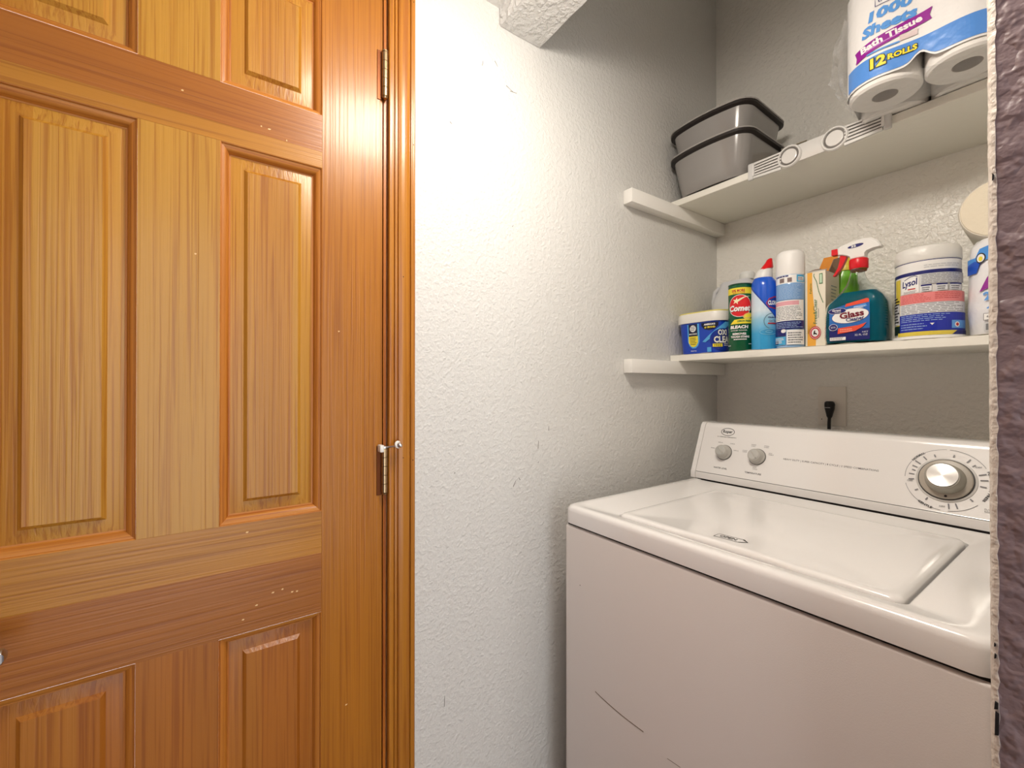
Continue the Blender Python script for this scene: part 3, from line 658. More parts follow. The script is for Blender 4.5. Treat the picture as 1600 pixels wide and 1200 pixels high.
def pack(u):
    """plan of the wrapper front: u = distance along it from the left side of the first roll, dips a little between rolls"""
    q = PR_ * PI / 2
    if u < 0: return (-PR_, -u)
    if u < q: a_ = u / PR_; return (-PR_ * math.cos(a_), -PR_ * math.sin(a_))
    x = u - q
    if x < .1195: return (x, -PR_ + .006 * math.sin(PI * x / .1195) ** 2)
    a_ = (x - .1195) / PR_
    if a_ < PI / 2: return (.1195 + PR_ * math.sin(a_), -PR_ * math.cos(a_))
    return (.1195 + PR_, x - .1195 - q)
q_ = PR_ * PI / 2; UEND = q_ * 2 + .1195
def pmap(u, v, o):
    x, y = pack(u); x2, y2 = pack(u + .0005); nx, ny = (y2 - y), -(x2 - x); L_ = math.hypot(nx, ny) or 1
    o_ = o + .0006 if o == 0 else o + .0014
    return (x + nx / L_ * o_, y + ny / L_ * o_, v)
# scalloped lower edge of the print: rises between the rolls
def low(u):
    x, y = pack(u); base = .012
    return base + .018 * math.exp(-((x - .060) / .014) ** 2) + (.010 if u < 0 else 0)
wb = bmesh.new(); cols = []; us = [-.25 + i * .25 / 20 for i in range(20)] + [UEND * i / 60 for i in range(61)] + [UEND + .25 * i / 20 for i in range(1, 21)]
lv_ = [None, .045, .075, .11, .15, .19, .217, .2225]
for u in us:
    colm = []
    for k, z in enumerate(lv_):
        z_ = low(u) if z is None else z
        x, y, _ = pmap(u, z_, 0)
        if k == 7: x = x + (.06 - x) * .06; y = y + (.11 - y) * .06
        colm.append(wb.verts.new((x + random.uniform(-.0002, .0002), y + random.uniform(-.0002, .0002), z_)))
    cols.append(colm)
for a_, b_ in zip(cols, cols[1:]):
    for k in range(len(lv_) - 1): wb.faces.new((a_[k], b_[k], b_[k + 1], a_[k + 1]))
wb.faces.new([c_[-1] for c_ in cols])
mesh_obj('printed_wrapper', wb, film_w, tp, 50)
a = Art(); F_ = film_b
def band(u0_, u1_, z0_, z1_, m, n=30, lowf=None):
    V = []; Fc = []
    for i in range(n + 1):
        u = u0_ + (u1_ - u0_) * i / n; V += [(u, max(z0_, lowf(u)) if lowf else z0_), (u, z1_)]
    for i in range(n): Fc.append((2 * i, 2 * i + 2, 2 * i + 3, 2 * i + 1))
    a.add(V, Fc, m)
band(.030, UEND, .016, .058, film_b, 50, lambda u: low(u) + .004)
qx = q_
a.text('1000', qx + .017, .1395, .066, .0215, SKY, bold=.05, shear=.15)
a.text('Sheets', qx + .014, .1130, .084, .0225, SKY, bold=.05, shear=.15)
a.text('trueliving', qx + .020, .1640, .044, .0110, NAVY); a.line([(qx - .006, .1555), (qx + .048, .1555), (qx + .048, .1730), (qx - .006, .1730), (qx - .006, .1550)], .0010, NAVY)
a.poly([(qx - .041, .0610), (qx - .005, .0700), (qx + .040, .0790), (qx + .076, .0840), (qx + .073, .0935), (qx + .077, .1060), (qx + .040, .1010), (qx - .005, .0925), (qx - .043, .0850), (qx - .039, .0730)], PUR)
a.text('Bath Tissue', qx + .016, .0875, .094, .0135, W_, rot=R(9), bold=.04)
a.line([(qx - .022, .0735), (qx + .030, .0820)], .0022, ink('lilac', (205, 140, 210)))
a.rect(qx - .020, qx + .030, .0640, .0670, SKY); a.rect(qx + .030, qx + .056, .0660, .0770, ink('blush', (226, 208, 208)))
for m, b in ((K, .10), (YEL, .045)):
    a.text('12', qx - .002, .0430, .0240 if m is YEL else .0270, .0215 if m is YEL else .0240, m, bold=b); a.text('ROLLS', qx + .034, .0430, .0430 if m is YEL else .0455, .0112 if m is YEL else .0136, m, bold=b, hold=True)
a.build('wrapper_print', tp, pmap, .006)
# crumpled clear film: gathered end at the left and under the rolls
def crumple(pts_fn, nu, nv, amp):
    b = bmesh.new(); g = [[None] * (nv + 1) for _ in range(nu + 1)]
    for i in range(nu + 1):
        for j in range(nv + 1):
            p = Vector(pts_fn(i / nu, j / nv)); g[i][j] = b.verts.new(p + Vector([random.uniform(-amp, amp) for _ in range(3)]))
    for i in range(nu):
        for j in range(nv): b.faces.new((g[i][j], g[i + 1][j], g[i + 1][j + 1], g[i][j + 1]))
    return b
mesh_obj('clear_film', crumple(lambda s, t_: (-.060 - .030 * math.sin(PI * min(1, t_ * 1.15)) * (1 - .35 * s) - .006 * math.sin(9 * t_), -.030 + .10 * s, .008 + .185 * t_), 8, 14, .0035), film_c, tp)
mesh_obj('clear_film', crumple(lambda s, t_: (-.058 - .014 * math.sin(PI * t_), -.045 + .10 * s, .004 + .17 * t_), 7, 12, .003), film_c, tp)
o_ = mesh_obj('clear_film', crumple(lambda s, t_: (-.055 + .23 * s, -.052 + .12 * t_ + .015 * math.sin(PI * s * 2) ** 2 * (1 - t_), -.0008 - .0006 * math.sin(9 * s) * math.sin(7 * t_)), 22, 10, .0006), film_c, tp)

# ---------------------------------------------------- lower shelf
def face_cam(x, y): return math.atan2(.875 - x, y)
# oxygen cleaner tub
tub_blue = mat('tub_blue', (24, 70, 190), .28, coat=.3)
t = thing('cleaner_tub', 'short blue stain-remover tub with white lid at the left end of the shelf', 'tub', (.0910, 1.3380, ZLT + .001), 0)
def tl_(wx_, wy_, r, z): return rrect(0, 0, wx_, wy_, r, z, 8, 3)
mesh_obj('tub_body', loft([tl_(.138, .126, .035, 0), tl_(.142, .130, .036, .002), tl_(.156, .144, .040, .100), tl_(.150, .138, .04, .101)]), tub_blue, t, 40)
ld = mesh_obj('tub_lid', loft([tl_(.158, .146, .041, .0985), tl_(.166, .152, .043, .0985), tl_(.168, .153, .044, .101), tl_(.168, .153, .044, .122), tl_(.164, .149, .042, .1275), tl_(.150, .135, .038, .1275), tl_(.146, .131, .037, .1255)]), mat('lid_white', (238, 236, 230), .35), t, 40)
mesh_obj('lid_seal', loft([tl_(.1625, .1475, .042, .1270), tl_(.1625, .1475, .042, .1310), tl_(.156, .141, .04, .1322), tl_(.12, .10, .04, .1322)]), mat('lid_yellow', (226, 214, 120), .4), ld, 40)
lp0 = [(x, y) for x, y, z in tl_(1, 1, .3, 0)]
def tubmap(u, v, o):
    """wrap along the tub outline; u = 0 at the middle of the front"""
    k = v / .10; wx_, wy_, r = .142 + .014 * k, .130 + .014 * k, .036 + .004 * k
    u += .026; fx = wx_ / 2 - r; s = 1 if u >= 0 else -1; q = abs(u)
    if q <= fx: x, y, nx, ny = q, -wy_ / 2, 0, -1
    elif q <= fx + r * PI / 2:
        an = (q - fx) / r; x, y, nx, ny = fx + r * math.sin(an), -wy_ / 2 + r - r * math.cos(an), math.sin(an), -math.cos(an)
    else: x, y, nx, ny = wx_ / 2, -wy_ / 2 + r + q - fx - r * PI / 2, 1, 0
    return (s * (x + nx * (o + .0004)), y + ny * (o + .0004), v)
a = Art(); LB = ink('cyan_glow', (90, 175, 235)); OB = ink('tub_dark', (14, 22, 60))
a.poly([(-.060, .094), (-.060, .040), (-.055, .026), (-.046, .018), (-.034, .018), (-.025, .026), (-.020, .040), (-.020, .094)], LB)
a.rect(-.056, -.026, .056, .094, OB); a.poly([(-.057, .056), (-.057, .036), (-.050, .025), (-.041, .0215), (-.032, .025), (-.025, .036), (-.025, .056)], YEL)
a.ell(-.041, .080, .0105, .0105, W_); a.greek(-.049, -.033, .073, .088, 3, OB, .4, 3)
a.text('MAX FORCE', -.041, .063, .026, .0045, W_, bold=.04); a.greek(-.052, -.030, .028, .053, 5, OB, .32, 4); a.text('VERSATILE', -.041, .0095, .020, .004, W_)
a.poly([(-.012, .094), (-.011, .084), (-.002, .0745), (.014, .071), (.030, .0745), (.039, .084), (.040, .094)], OB); a.text("AMERICA'S", .014, .0885, .034, .0055, W_, bold=.05); a.text('#1 BRAND', .015, .0795, .032, .0058, YEL, bold=.04)
a.poly([(-.010, .036), (.030, .070), (.060, .094), (.085, .094), (.050, .066), (.000, .034)], LB)
a.ell(.052, .040, .038, .034, ink('tub_mid', (20, 50, 150)))
a.text('OXI', .050, .062, .028, .0190, K, bold=.09); a.text('OXI', .050, .062, .026, .0170, W_, bold=.04, hold=False)
a.text('CLEAN', .054, .0405, .060, .0230, K, bold=.09); a.text('CLEAN', .054, .0405, .057, .0200, W_, bold=.04)
a.rect(.022, .048, .0185, .0280, YEL); a.text('FREE', .035, .0232, .018, .006, K); a.greek(.052, .072, .020, .030, 2, W_, .4, 9); a.rect(.006, .018, .004, .018, LB)
a.build('tub_label', t, tubmap, .005)
# white jug behind the tub
t = thing('detergent_jug', 'white plastic jug standing behind the blue tub and the green can', 'jug', (.1050, 1.4650, ZLT + .001))
mj = mat('jug_white', (214, 216, 222), .35)
mesh_obj('jug_body', loft([rrect(0, 0, .128, .070, .02, 0), rrect(0, 0, .136, .076, .024, .004), rrect(0, 0, .138, .078, .024, .172), rrect(.002, 0, .130, .074, .024, .196), rrect(.008, 0, .108, .066, .022, .226), rrect(.010, 0, .104, .062, .022, .244), rrect(.010, 0, .094, .054, .02, .250)]), mj, t, 40)
mesh_obj('jug_cap', lathe([(.022, .250), (.023, .254), (.023, .268), (.019, .274), (.006, .276)], 24, .042, 0), mat('jug_cap_white', (236, 238, 236), .4), t, 40)
mesh_obj('jug_handle', tube([(-.044, -.014, .236), (-.058, -.018, .222), (-.064, -.018, .19), (-.062, -.016, .15)], .007, 10), mj, t, 40)
mesh_obj('jug_label', box(-.058, .060, -.0402, -.0388, .030, .140), NAVY, t)
# scouring powder can
cx_, cy_ = .2116, 1.2945; r = .0318
t = thing('scouring_powder_can', 'green cylindrical scouring powder can with red oval emblem', 'can', (cx_, cy_, ZLT + .001)); SPIN[t] = face_cam(cx_, cy_)
gr = mat('can_green', (10, 92, 56), .26, coat=.3)
mesh_obj('can_body', lathe([(r - .0008, 0), (r, .0012), (r, .192), (r - .001, .193)], 40), gr, t, 40)
mesh_obj('can_top', lathe([(r - .0004, .1925), (r + .0003, .1935), (r + .0003, .1965), (r - .002, .1970), (r - .003, .1945), (.010, .1945)], 40), mat('can_top_green', (22, 74, 52), .3), t, 40)
def cu(rel, r=r): return r * math.asin(max(-1, min(1, rel)))
a = Art()
a.rect(cu(-1), cu(1), .166, .184, YEL); a.text('50% MORE', cu(-.18), .1752, .036, .0085, DKRED, bold=.04); a.greek(cu(-.6), cu(.4), .167, .170, 1, DKRED, .5)
a.ell(cu(-.03), .131, .0325, .0325, W_); a.ell(cu(-.03), .131, .0310, .0310, RED)
st_ = [(cu(-.32) + (.0105 if i % 2 == 0 else .0042) * math.sin(i * PI / 5 + .2), .145 + (.0105 if i % 2 == 0 else .0042) * math.cos(i * PI / 5 + .2)) for i in range(10)]
CRM = ink('cream', (250, 240, 200)); a.poly(st_, CRM); a.poly([(cu(-.28), .148), (cu(.35), .1575), (cu(.80), .1590), (cu(.35), .1545), (cu(-.2), .142)], CRM)
a.text('Comet', cu(-.05), .1235, .060, .0195, MAROON, shear=.15, bold=.07); a.text('Comet', cu(-.05), .1240, .058, .0180, W_, shear=.15, bold=.045)
a.ell(cu(.60), .1010, .014, .0085, ink('lemon', (232, 200, 110)), rot=.3); a.ell(cu(.60), .1015, .010, .005, YEL, rot=.3)
a.poly([(cu(-.75), .078), (cu(1), .080), (cu(1), .095), (cu(-.45), .091)], YEL); a.text('LEMON FRESH', cu(.32), .0862, .036, .0058, GRN, bold=.04)
a.text('BLEACH', cu(-.10), .0695, .046, .0095, W_, shear=.1, bold=.05); a.text('POWDER CLEANSER', cu(-.12), .0595, .042, .0036, W_); a.text('REMOVES', cu(-.08), .0495, .034, .0062, W_, bold=.04); a.text('TOUGH STAINS', cu(-.02), .0410, .048, .0062, W_, bold=.04); a.greek(cu(-.5), cu(.5), .031, .036, 1, W_, .5); a.greek(cu(-.9), cu(-.7), .014, .018, 1, W_); a.greek(cu(.6), cu(.85), .018, .022, 1, W_)
a.build('can_label', t, wrap(r), .0035)
# toilet-bowl cleaner
cx_, cy_ = .2775, 1.2985; r = .0325
t = thing('bowl_cleaner_bottle', 'blue toilet-bowl cleaner bottle with angled neck and red cap', 'bottle', (cx_, cy_, ZLT + .001)); SPIN[t] = face_cam(cx_, cy_)
bot = ramp_z('bowl_cleaner_print', [(0, (52, 158, 214)), (.045, (60, 165, 218)), (.085, (150, 205, 232)), (.110, (216, 232, 244)), (.16, (210, 228, 244))], .25)
topb = mat('bowl_cleaner_blue', (28, 92, 212), .22, coat=.3)
mesh_obj('bottle_body', loft([circ(0, 0, .030, 0, 36), circ(0, 0, .0320, .003, 36), circ(0, 0, r, .02, 36), circ(0, 0, r, .1795, 36), circ(-.001, 0, .0305, .192, 36), circ(-.002, 0, .0250, .2015, 36), circ(-.002, 0, .0215, .2050, 36)]), topb, t, 40)
a = Art()
edge = lambda u: .128 - .030 * (u / r) - .010 * math.sin(u / r * 1.5)
V = []; Fc = []; n = 44
for i in range(n + 1):
    u = -r * 2.2 + r * 4.4 * i / n; V += [(u, .001), (u, .045), (u, .085), (u, edge(u))]
for i in range(n):
    for k in range(3): Fc.append((4 * i + k, 4 * i + 4 + k, 4 * i + 5 + k, 4 * i + 1 + k))
a.add(V, Fc, bot); a.line([(-r * 2.2 + r * 4.4 * i / n, edge(-r * 2.2 + r * 4.4 * i / n)) for i in range(n + 1)], .0028, ink('deep_blue', (20, 55, 160)))
a.poly([(cu(.12), .1280), (cu(.35), .1410), (cu(.75), .1470), (cu(1), .1470), (cu(1), .1130), (cu(.75), .1120), (cu(.35), .1160)], DKRED); a.poly([(cu(.18), .1280), (cu(.38), .1385), (cu(.75), .1440), (cu(1), .1440), (cu(1), .1155), (cu(.75), .1145), (cu(.38), .1185)], ink('deep_blue', (20, 55, 160)))
a.text('CLOROX', cu(.30) + .017, .1290, .036, .0125, W_, bold=.05)
a.arc(cu(.62), .078, .022, 90, 270, .0018, ink('steel', (90, 130, 150)), 20); a.text('Clinging Bleach', cu(.70), .0880, .032, .0058, NAVY, bold=.03); a.text('Gel Toilet', cu(.70), .0790, .028, .005, MAROON); a.rect(cu(.25), cu(1), .0700, .0735, DKRED)
RIP = ink('ripple', (130, 205, 235))
for i, (rx, ry) in enumerate(((.022, .008), (.015, .0055), (.008, .003))): a.arc(cu(.35), .049, rx, 0, 360, .0014, RIP if i % 2 == 0 else CYAN, 24, rv=ry)
a.build('bottle_label', t, wrap(r), .0035)
mesh_obj('neck_collar', loft([circ(-.003, 0, .0235, .2035, 28), circ(-.0025, 0, .0240, .2060, 28), circ(.0000, 0, .0200, .2200, 28), circ(.0030, 0, .0178, .2280, 28)]), mat('collar_white', (232, 232, 230), .35), t, 40)
capb = [[(x, y, z + (x - c0) * .25) for x, y, z in circ(c0, 0, rad, zz, 28)] for c0, rad, zz in ((.0025, .0188, .2270), (.0040, .0183, .2290), (.0080, .0135, .2400), (.0115, .0090, .2490), (.0130, .0068, .2560), (.0133, .0040, .2580))]
mesh_obj('cap', loft(capb), mat('cap_red', (222, 20, 30), .3), t, 50)
# disinfectant spray can
cx_, cy_ = .3450, 1.2985; r = .0330
t = thing('disinfectant_spray_can', 'tall blue and white aerosol can with white cap', 'spray can', (cx_, cy_, ZLT + .001)); SPIN[t] = face_cam(cx_, cy_)
mesh_obj('can_body', lathe([(r - .002, 0), (r, .002), (r, .196), (r - .001, .198), (r - .005, .2005)], 40), mat('can_paleblue', (150, 190, 232), .24, coat=.4), t, 40)
mesh_obj('cap', lathe([(r + .0002, .1945), (r + .0006, .1965), (r + .0002, .2480), (r - .0025, .2575), (r - .008, .2615), (.012, .2622)], 40), mat('cap_white', (244, 243, 240), .42), t, 40)
def cu(rel, r=r): return r * math.asin(max(-1, min(1, rel)))
a = Art()
a.rect(cu(-1), cu(.95), .172, .1935, W_); a.greek(cu(-.95), cu(.1), .188, .194, 1, NAVY, .6, 5)
for rel in (-.72, -.20): a.rect(cu(rel), cu(rel + .30), .1745, .1860, ink('brown_grey', (130, 112, 110)))
a.rect(cu(.42), cu(.92), .1735, .1925, CYAN); a.rect(cu(.50), cu(.85), .177, .187, W_); a.greek(cu(.5), cu(.85), .178, .186, 2, NAVY, .5, 6)
a.rect(cu(-.96), cu(.84), .128, .1695, ink('mid_blue', (120, 165, 218))); a.greek(cu(-.9), cu(.78), .129, .168, 11, ink('pale_line', (168, 198, 232)), .4, 8)
a.rect(cu(-.96), cu(.84), .072, .1265, W_); a.rect(cu(-.96), cu(.55), .113, .1240, ink('rose', (232, 170, 180))); a.greek(cu(-.92), cu(.8), .074, .111, 9, GRY, .36, 10)
a.rect(cu(-.98), cu(.86), .050, .0710, NAVY); a.greek(cu(-.92), cu(.82), .052, .069, 4, ink('pale_line', (168, 198, 232)), .3, 11)
a.rect(cu(-.98), cu(-.30), .032, .049, NAVY); a.ell(cu(-.45), .045, .006, .005, W_); a.rect(cu(-.98), cu(-.32), .008, .030, CYAN); a.rect(cu(-.98), cu(-.75), .010, .020, NAVY); a.greek(cu(-.95), cu(-.4), .012, .028, 4, W_, .4, 13)
a.rect(cu(-.24), cu(.84), .008, .0470, W_); a.greek(cu(-.16), cu(.76), .011, .042, 5, GRY, .5, 12)
a.build('can_label', t, wrap(r), .0035)
# opened fabric sheet box
bx0, by0 = .4030, 1.3460
t = thing('dryer_sheet_box', 'open cream and orange cardboard box with torn flaps beside the aerosol can', 'box', (bx0, by0, ZLT + .001))
bw, bd, bh = .0460, .0900, .1960
cream = mat('box_cream', (240, 232, 212), .5); tan = mat('box_tan', (226, 190, 130), .55); inner = mat('box_inside', (170, 140, 118), .8)
side = ramp_z('box_side_print', [(0, (246, 222, 176)), (.09, (242, 214, 160)), (.13, (226, 208, 180)), (.19, (236, 226, 208))], .5)
def opened():
    b = bmesh.new(); th = .0012
    o = [(-bw / 2, -bd / 2), (bw / 2, -bd / 2), (bw / 2, bd / 2), (-bw / 2, bd / 2)]; i_ = [(x * (1 - 2 * th / bw), y * (1 - 2 * th / bd)) for x, y in o]
    return loft([[(x, y, 0) for x, y in o], [(x, y, bh) for x, y in o], [(x, y, bh) for x, y in i_], [(x, y, .002) for x, y in i_]], bm=b)
mesh_obj('carton', opened(), cream, t)
a = Art(); a.rect(-bd / 2, bd / 2, 0, bh, side); a.greek(-.01, .03, .12, .165, 5, GRY, .3, 21); a.line([(-.02, .075), (.0, .09), (.03, .088)], .002, ink('olive', (120, 110, 70)))
a.build('side_print', t, lambda u, v, o: (bw / 2 + o + .0002, u, v))
a = Art(); h2 = bw / 2
OG = ink('orange_print', (246, 180, 70), .4)
cur = lambda v: -.004 - .012 * math.sin(v / bh * PI * .9)
V = []; Fc = []
for i in range(25):
    v = bh * .97 * i / 24; V += [(-h2, v), (-h2 + .024 - .008 * (v / bh) + .003 * math.sin(v * 30), v)]
for i in range(24): Fc.append((2 * i, 2 * i + 1, 2 * i + 3, 2 * i + 2))
a.add(V, Fc, OG)
for k in range(11):
    an = R(20 + k * 16); a.poly([(-.0060 + .012 * math.cos(an - .08), .036 + .012 * math.sin(an - .08)), (-.006 + .024 * math.cos(an), .036 + .024 * math.sin(an)), (-.006 + .012 * math.cos(an + .08), .036 + .012 * math.sin(an + .08))], ink('pale_orange', (250, 214, 140)), hold=True)
a.line([(-h2 + .020, .186), (-.004, .180), (.004, .165), (.010, .140), (.019, .118), (h2 - .0006, .110)], .0020, ink('box_green', (70, 120, 70)))
a.text('Free&Clear', .0000, .090, .062, .0105, ink('box_green', (70, 120, 70)), rot=PI / 2, bold=.01); a.greek(.0085, .0105, .065, .105, 1, GRY, .6, 22)
a.text('Fabric', -.0130, .150, .026, .0060, ink('box_green', (70, 120, 70)), rot=PI / 2)
a.rect(.012, .0215, .158, .184, ink('box_green', (70, 120, 70))); a.rect(.0135, .0200, .160, .182, ink('pale_green', (200, 226, 200)))
a.ell(.0, .036, .0165, .0165, ink('crimson', (196, 26, 50))); a.ell(.0, .036, .0145, .0145, W_); a.arc(0, .036, .0118, 0, 360, .0034, ink('crimson', (196, 26, 50)), 28); a.ell(0, .036, .0085, .0085, W_); a.poly([(-.005, .031), (.000, .0325), (.006, .0300), (.0045, .0345), (-.0005, .0362), (.001, .0415), (-.0025, .0415), (-.0045, .036)], K)
a.build('front_print', t, lambda u, v, o: (u * .79, -bd / 2 - o - .0002, v * 1.03))
def flap(pts, m, n_='flap'):
    b = bmesh.new(); d = (Vector(pts[1]) - Vector(pts[0])).cross(Vector(pts[-1]) - Vector(pts[0])).normalized() * .0006
    return mesh_obj(n_, loft([[tuple(Vector(p) - d) for p in pts], [tuple(Vector(p) + d) for p in pts]], bm=b), m, t)
flap([(-bw / 2, bd / 2, bh), (bw / 2, bd / 2, bh), (bw / 2 - .004, bd / 2 + .004, bh + .055), (-bw / 2 + .010, bd / 2 + .004, bh + .055), (-bw / 2 + .001, bd / 2 + .002, bh + .030)], mat('flap_orange', (236, 150, 40), .5))
flap([(bw / 2, -bd / 2 + .02, bh), (bw / 2, bd / 2, bh), (bw / 2 + .004, bd / 2 - .006, bh + .046), (bw / 2 - .002, bd / 2 - .030, bh + .038), (bw / 2 + .003, -bd / 2 + .030, bh + .018)], inner)
flap([(-bw / 2, -bd / 2, bh), (bw / 2, -bd / 2, bh), (bw / 2 - .006, -bd / 2 + .030, bh + .009), (-bw / 2 + .006, -bd / 2 + .030, bh + .011)], mat('flap_grey', (206, 202, 194), .5))
flap([(-bw / 2, -bd / 2, bh), (-bw / 2, bd / 2, bh), (-bw / 2 + .008, bd / 2 - .01, bh + .024), (-bw / 2 + .012, -bd / 2 + .03, bh + .013)], inner)
# bottle half hidden behind
t = thing('small_white_bottle', 'small white capped bottle half hidden behind the aerosol can', 'bottle', (.3440, 1.4250, ZLT + .001))
mesh_obj('bottle_body', lathe([(.020, 0), (.022, .003), (.022, .170), (.012, .188), (.012, .196)], 24), mat('bottle_white', (214, 210, 204), .4), t, 40)
mesh_obj('bottle_cap', lathe([(.0145, .192), (.0145, .210), (.012, .214)], 24), mat('bottle_cap_grey', (190, 186, 182), .4), t, 40)
# green bottle with yellow cap behind the glass cleaner
t = thing('green_cleaner_bottle', 'green cleaner bottle with yellow neck standing behind the glass cleaner', 'bottle', (.4290, 1.4300, ZLT + .001), R(20))
mesh_obj('bottle_body', loft([rrect(0, 0, .060, .040, .015, 0), rrect(0, 0, .064, .044, .016, .004), rrect(0, 0, .064, .044, .016, .10), rrect(0, 0, .054, .040, .016, .13), rrect(0, 0, .058, .042, .016, .16), rrect(0, 0, .050, .038, .016, .200), rrect(0, 0, .042, .034, .016, .212)]), mat('green_plastic', (120, 196, 50), .2, coat=.3), t, 40)
mesh_obj('bottle_neck', lathe([(.0205, .211), (.0205, .232), (.018, .236), (.018, .246), (.012, .248)], 24), mat('yellow_plastic', (232, 208, 70), .35), t, 40)
# glass cleaner spray bottle
gx, gy = .4910, 1.3070
t = thing('glass_cleaner_spray', 'clear spray bottle of teal glass cleaner with red and white trigger head', 'spray bottle', (gx, gy, ZLT + .001))
clear = mat('clear_plastic', (236, 240, 240), .06, trans=1.0, ior=1.18)
teal = mat('teal_liquid', (16, 140, 168), .12, trans=.45, ior=1.2)
def gb(s, z): # bottle section: (half width left, half width right, depth)
    pts = [(.000, .056, .056, .064), (.004, .060, .060, .072), (.020, .0615, .0610, .076), (.088, .0605, .0610, .075), (.100, .056, .060, .074), (.114, .043, .054, .068), (.128, .031, .042, .058), (.145, .0215, .0265, .045), (.160, .0170, .0185, .036), (.172, .0145, .0150, .0295), (.180, .0140, .0140, .028)]
    for p, q in zip(pts, pts[1:]):
        if p[0] <= z <= q[0]:
            k = (z - p[0]) / (q[0] - p[0]); l, r_, d = [p[i] + (q[i] - p[i]) * k for i in (1, 2, 3)]; break
    l -= s; r_ -= s; d -= 2 * s
    return rrect((r_ - l) / 2 + .000, 0, l + r_, d, min(.018, d / 2 - .0005, (l + r_) / 2 - .0005), z, 6)
zs = (.0, .002, .004, .012, .020, .045, .07, .095, .102, .108, .114, .120, .126, .132, .138, .145, .152, .160, .166, .172, .180)
mesh_obj('bottle_shell', loft([gb(0, z) for z in zs] + [gb(.0012, z) for z in reversed(zs[2:])]), clear, t, 50)
zl = [z for z in zs if .004 <= z <= .126]
mesh_obj('liquid', loft([gb(.0016, max(z, .0045)) for z in zl]), teal, t, 50)
a = Art(); LBL = ink('glass_label_blue', (40, 110, 190)); LBN = ink('glass_label_navy', (16, 32, 110))
a.poly([(-.041, .010), (.031, .010), (.031, .098), (.020, .100), (-.010, .094), (-.041, .085)], LBL); a.rect(-.041, .031, .008, .034, LBN)
a.poly([(-.012, .088), (.030, .0935), (.030, .1010), (.026, .103), (-.010, .0950)], ink('coral', (234, 84, 60))); a.poly([(-.002, .079), (.027, .085), (.024, .0910), (.005, .0880)], SKY); a.greek(.004, .024, .081, .087, 2, W_, .4, 31)
a.ell(-.003, .066, .033, .017, MAROON, 36, .10); a.ell(-.003, .066, .0325, .0164, W_, 36, .10)
a.ell(-.026, .0800, .0165, .0070, W_); a.ell(-.026, .0800, .0160, .0063, NAVY); a.text('Great', -.027, .0820, .016, .0050, W_, bold=.03); a.text('Value', -.025, .0775, .012, .0034, W_)
a.text('Glass', .0000, .0690, .043, .0150, MAROON, rot=.10, bold=.035); a.text('Cleaner', .006, .0580, .032, .0085, NAVY, rot=.10, bold=.02); a.greek(-.006, .016, .0520, .0550, 1, GRY, .5, 33)
a.poly([(-.025, .0250), (.006, .0290), (.020, .038), (.026, .047), (.012, .042), (-.024, .0385)], ink('coral', (234, 84, 60))); a.greek(-.021, .004, .0280, .0370, 2, ink('peach', (250, 180, 160)), .4, 34)
a.ell(-.033, .0415, .0080, .0080, W_); a.ell(-.033, .0415, .0072, .0072, NAVY); a.text('25%', -.033, .0415, .009, .0038, W_)
a.text('32 FL OZ', .017, .0195, .022, .0042, W_); a.text('NET', .024, .0255, .010, .003, W_); a.rect(-.039, -.010, .0095, .0170, W_); a.greek(-.038, -.011, .0100, .0165, 3, GRY, .4, 35)
a.build('bottle_label', t, lambda u, v, o: (u * 1.12 + .000, -.0384 - o, v * 1.02), None)
mesh_obj('neck_ring', lathe([(.0150, .178), (.0165, .180), (.0165, .183), (.0145, .185)], 28, .003, 0), clear, t, 40)
rcap = mat('trigger_red', (222, 26, 40), .32)
cb_ = bmesh.new(); loops = []
for rad, z in ((.0175, .184), (.0185, .186), (.0185, .206), (.0172, .2085), (.013, .209)):
    loops.append([(.003 + (rad + (.0005 if i % 2 else 0)) * math.cos(2 * PI * i / 48), (rad + (.0005 if i % 2 else 0)) * math.sin(2 * PI * i / 48), z) for i in range(48)])
mesh_obj('screw_cap', loft(loops, bm=cb_), rcap, t, 30)
hd = mat('trigger_white', (240, 239, 236), .32)
# white head: side outline in x-z, thickness tapered in y
outl = [(-.037, .2260), (-.038, .2440), (-.030, .2475), (-.010, .2530), (.012, .2555), (.030, .2530), (.042, .2440), (.0490, .2310), (.0480, .2275), (.036, .2270), (.022, .2230), (.018, .2180), (.018, .2085), (-.012, .2085), (-.013, .2150), (-.018, .2190), (-.030, .2245)]
def head(outl, h):
    c0 = (sum(p[0] for p in outl) / len(outl), sum(p[1] for p in outl) / len(outl)); lo = []
    for s, yy in ((.86, -h), (1, -h + .003), (1, h - .003), (.86, h)): lo.append([(c0[0] + (x - c0[0]) * (s if s == 1 else .93), yy, c0[1] + (z - c0[1]) * s) for x, z in outl])
    return loft(lo)
h_ = mesh_obj('spray_head', head(outl, .0115), hd, t, 40)
a = Art(); a.ell(.000, .2400, .0160, .0042, NAVY, 28, .10); a.text('32', -.004, .2400, .010, .0055, W_, rot=.1, bold=.04); a.build('head_mark', h_, lambda u, v, o: (u, -.0117 - o, v))
mesh_obj('nozzle', loft([[(x, yy, zz) for yy, zz in ((-.0085, .2285), (.0085, .2285), (.0085, .2430), (-.0085, .2430))] for x in (-.0365, -.0490, -.0510)]), rcap, t, 40)
mesh_obj('trigger', loft([[(x - wd, -.006, z), (x + wd, -.006, z), (x + wd, .006, z), (x - wd, .006, z)] for x, z, wd in ((-.0260, .2260, .0075), (-.0280, .2140, .0062), (-.0340, .1960, .0042), (-.0420, .1830, .0030), (-.0470, .1760, .0022))]), rcap, t, 40)
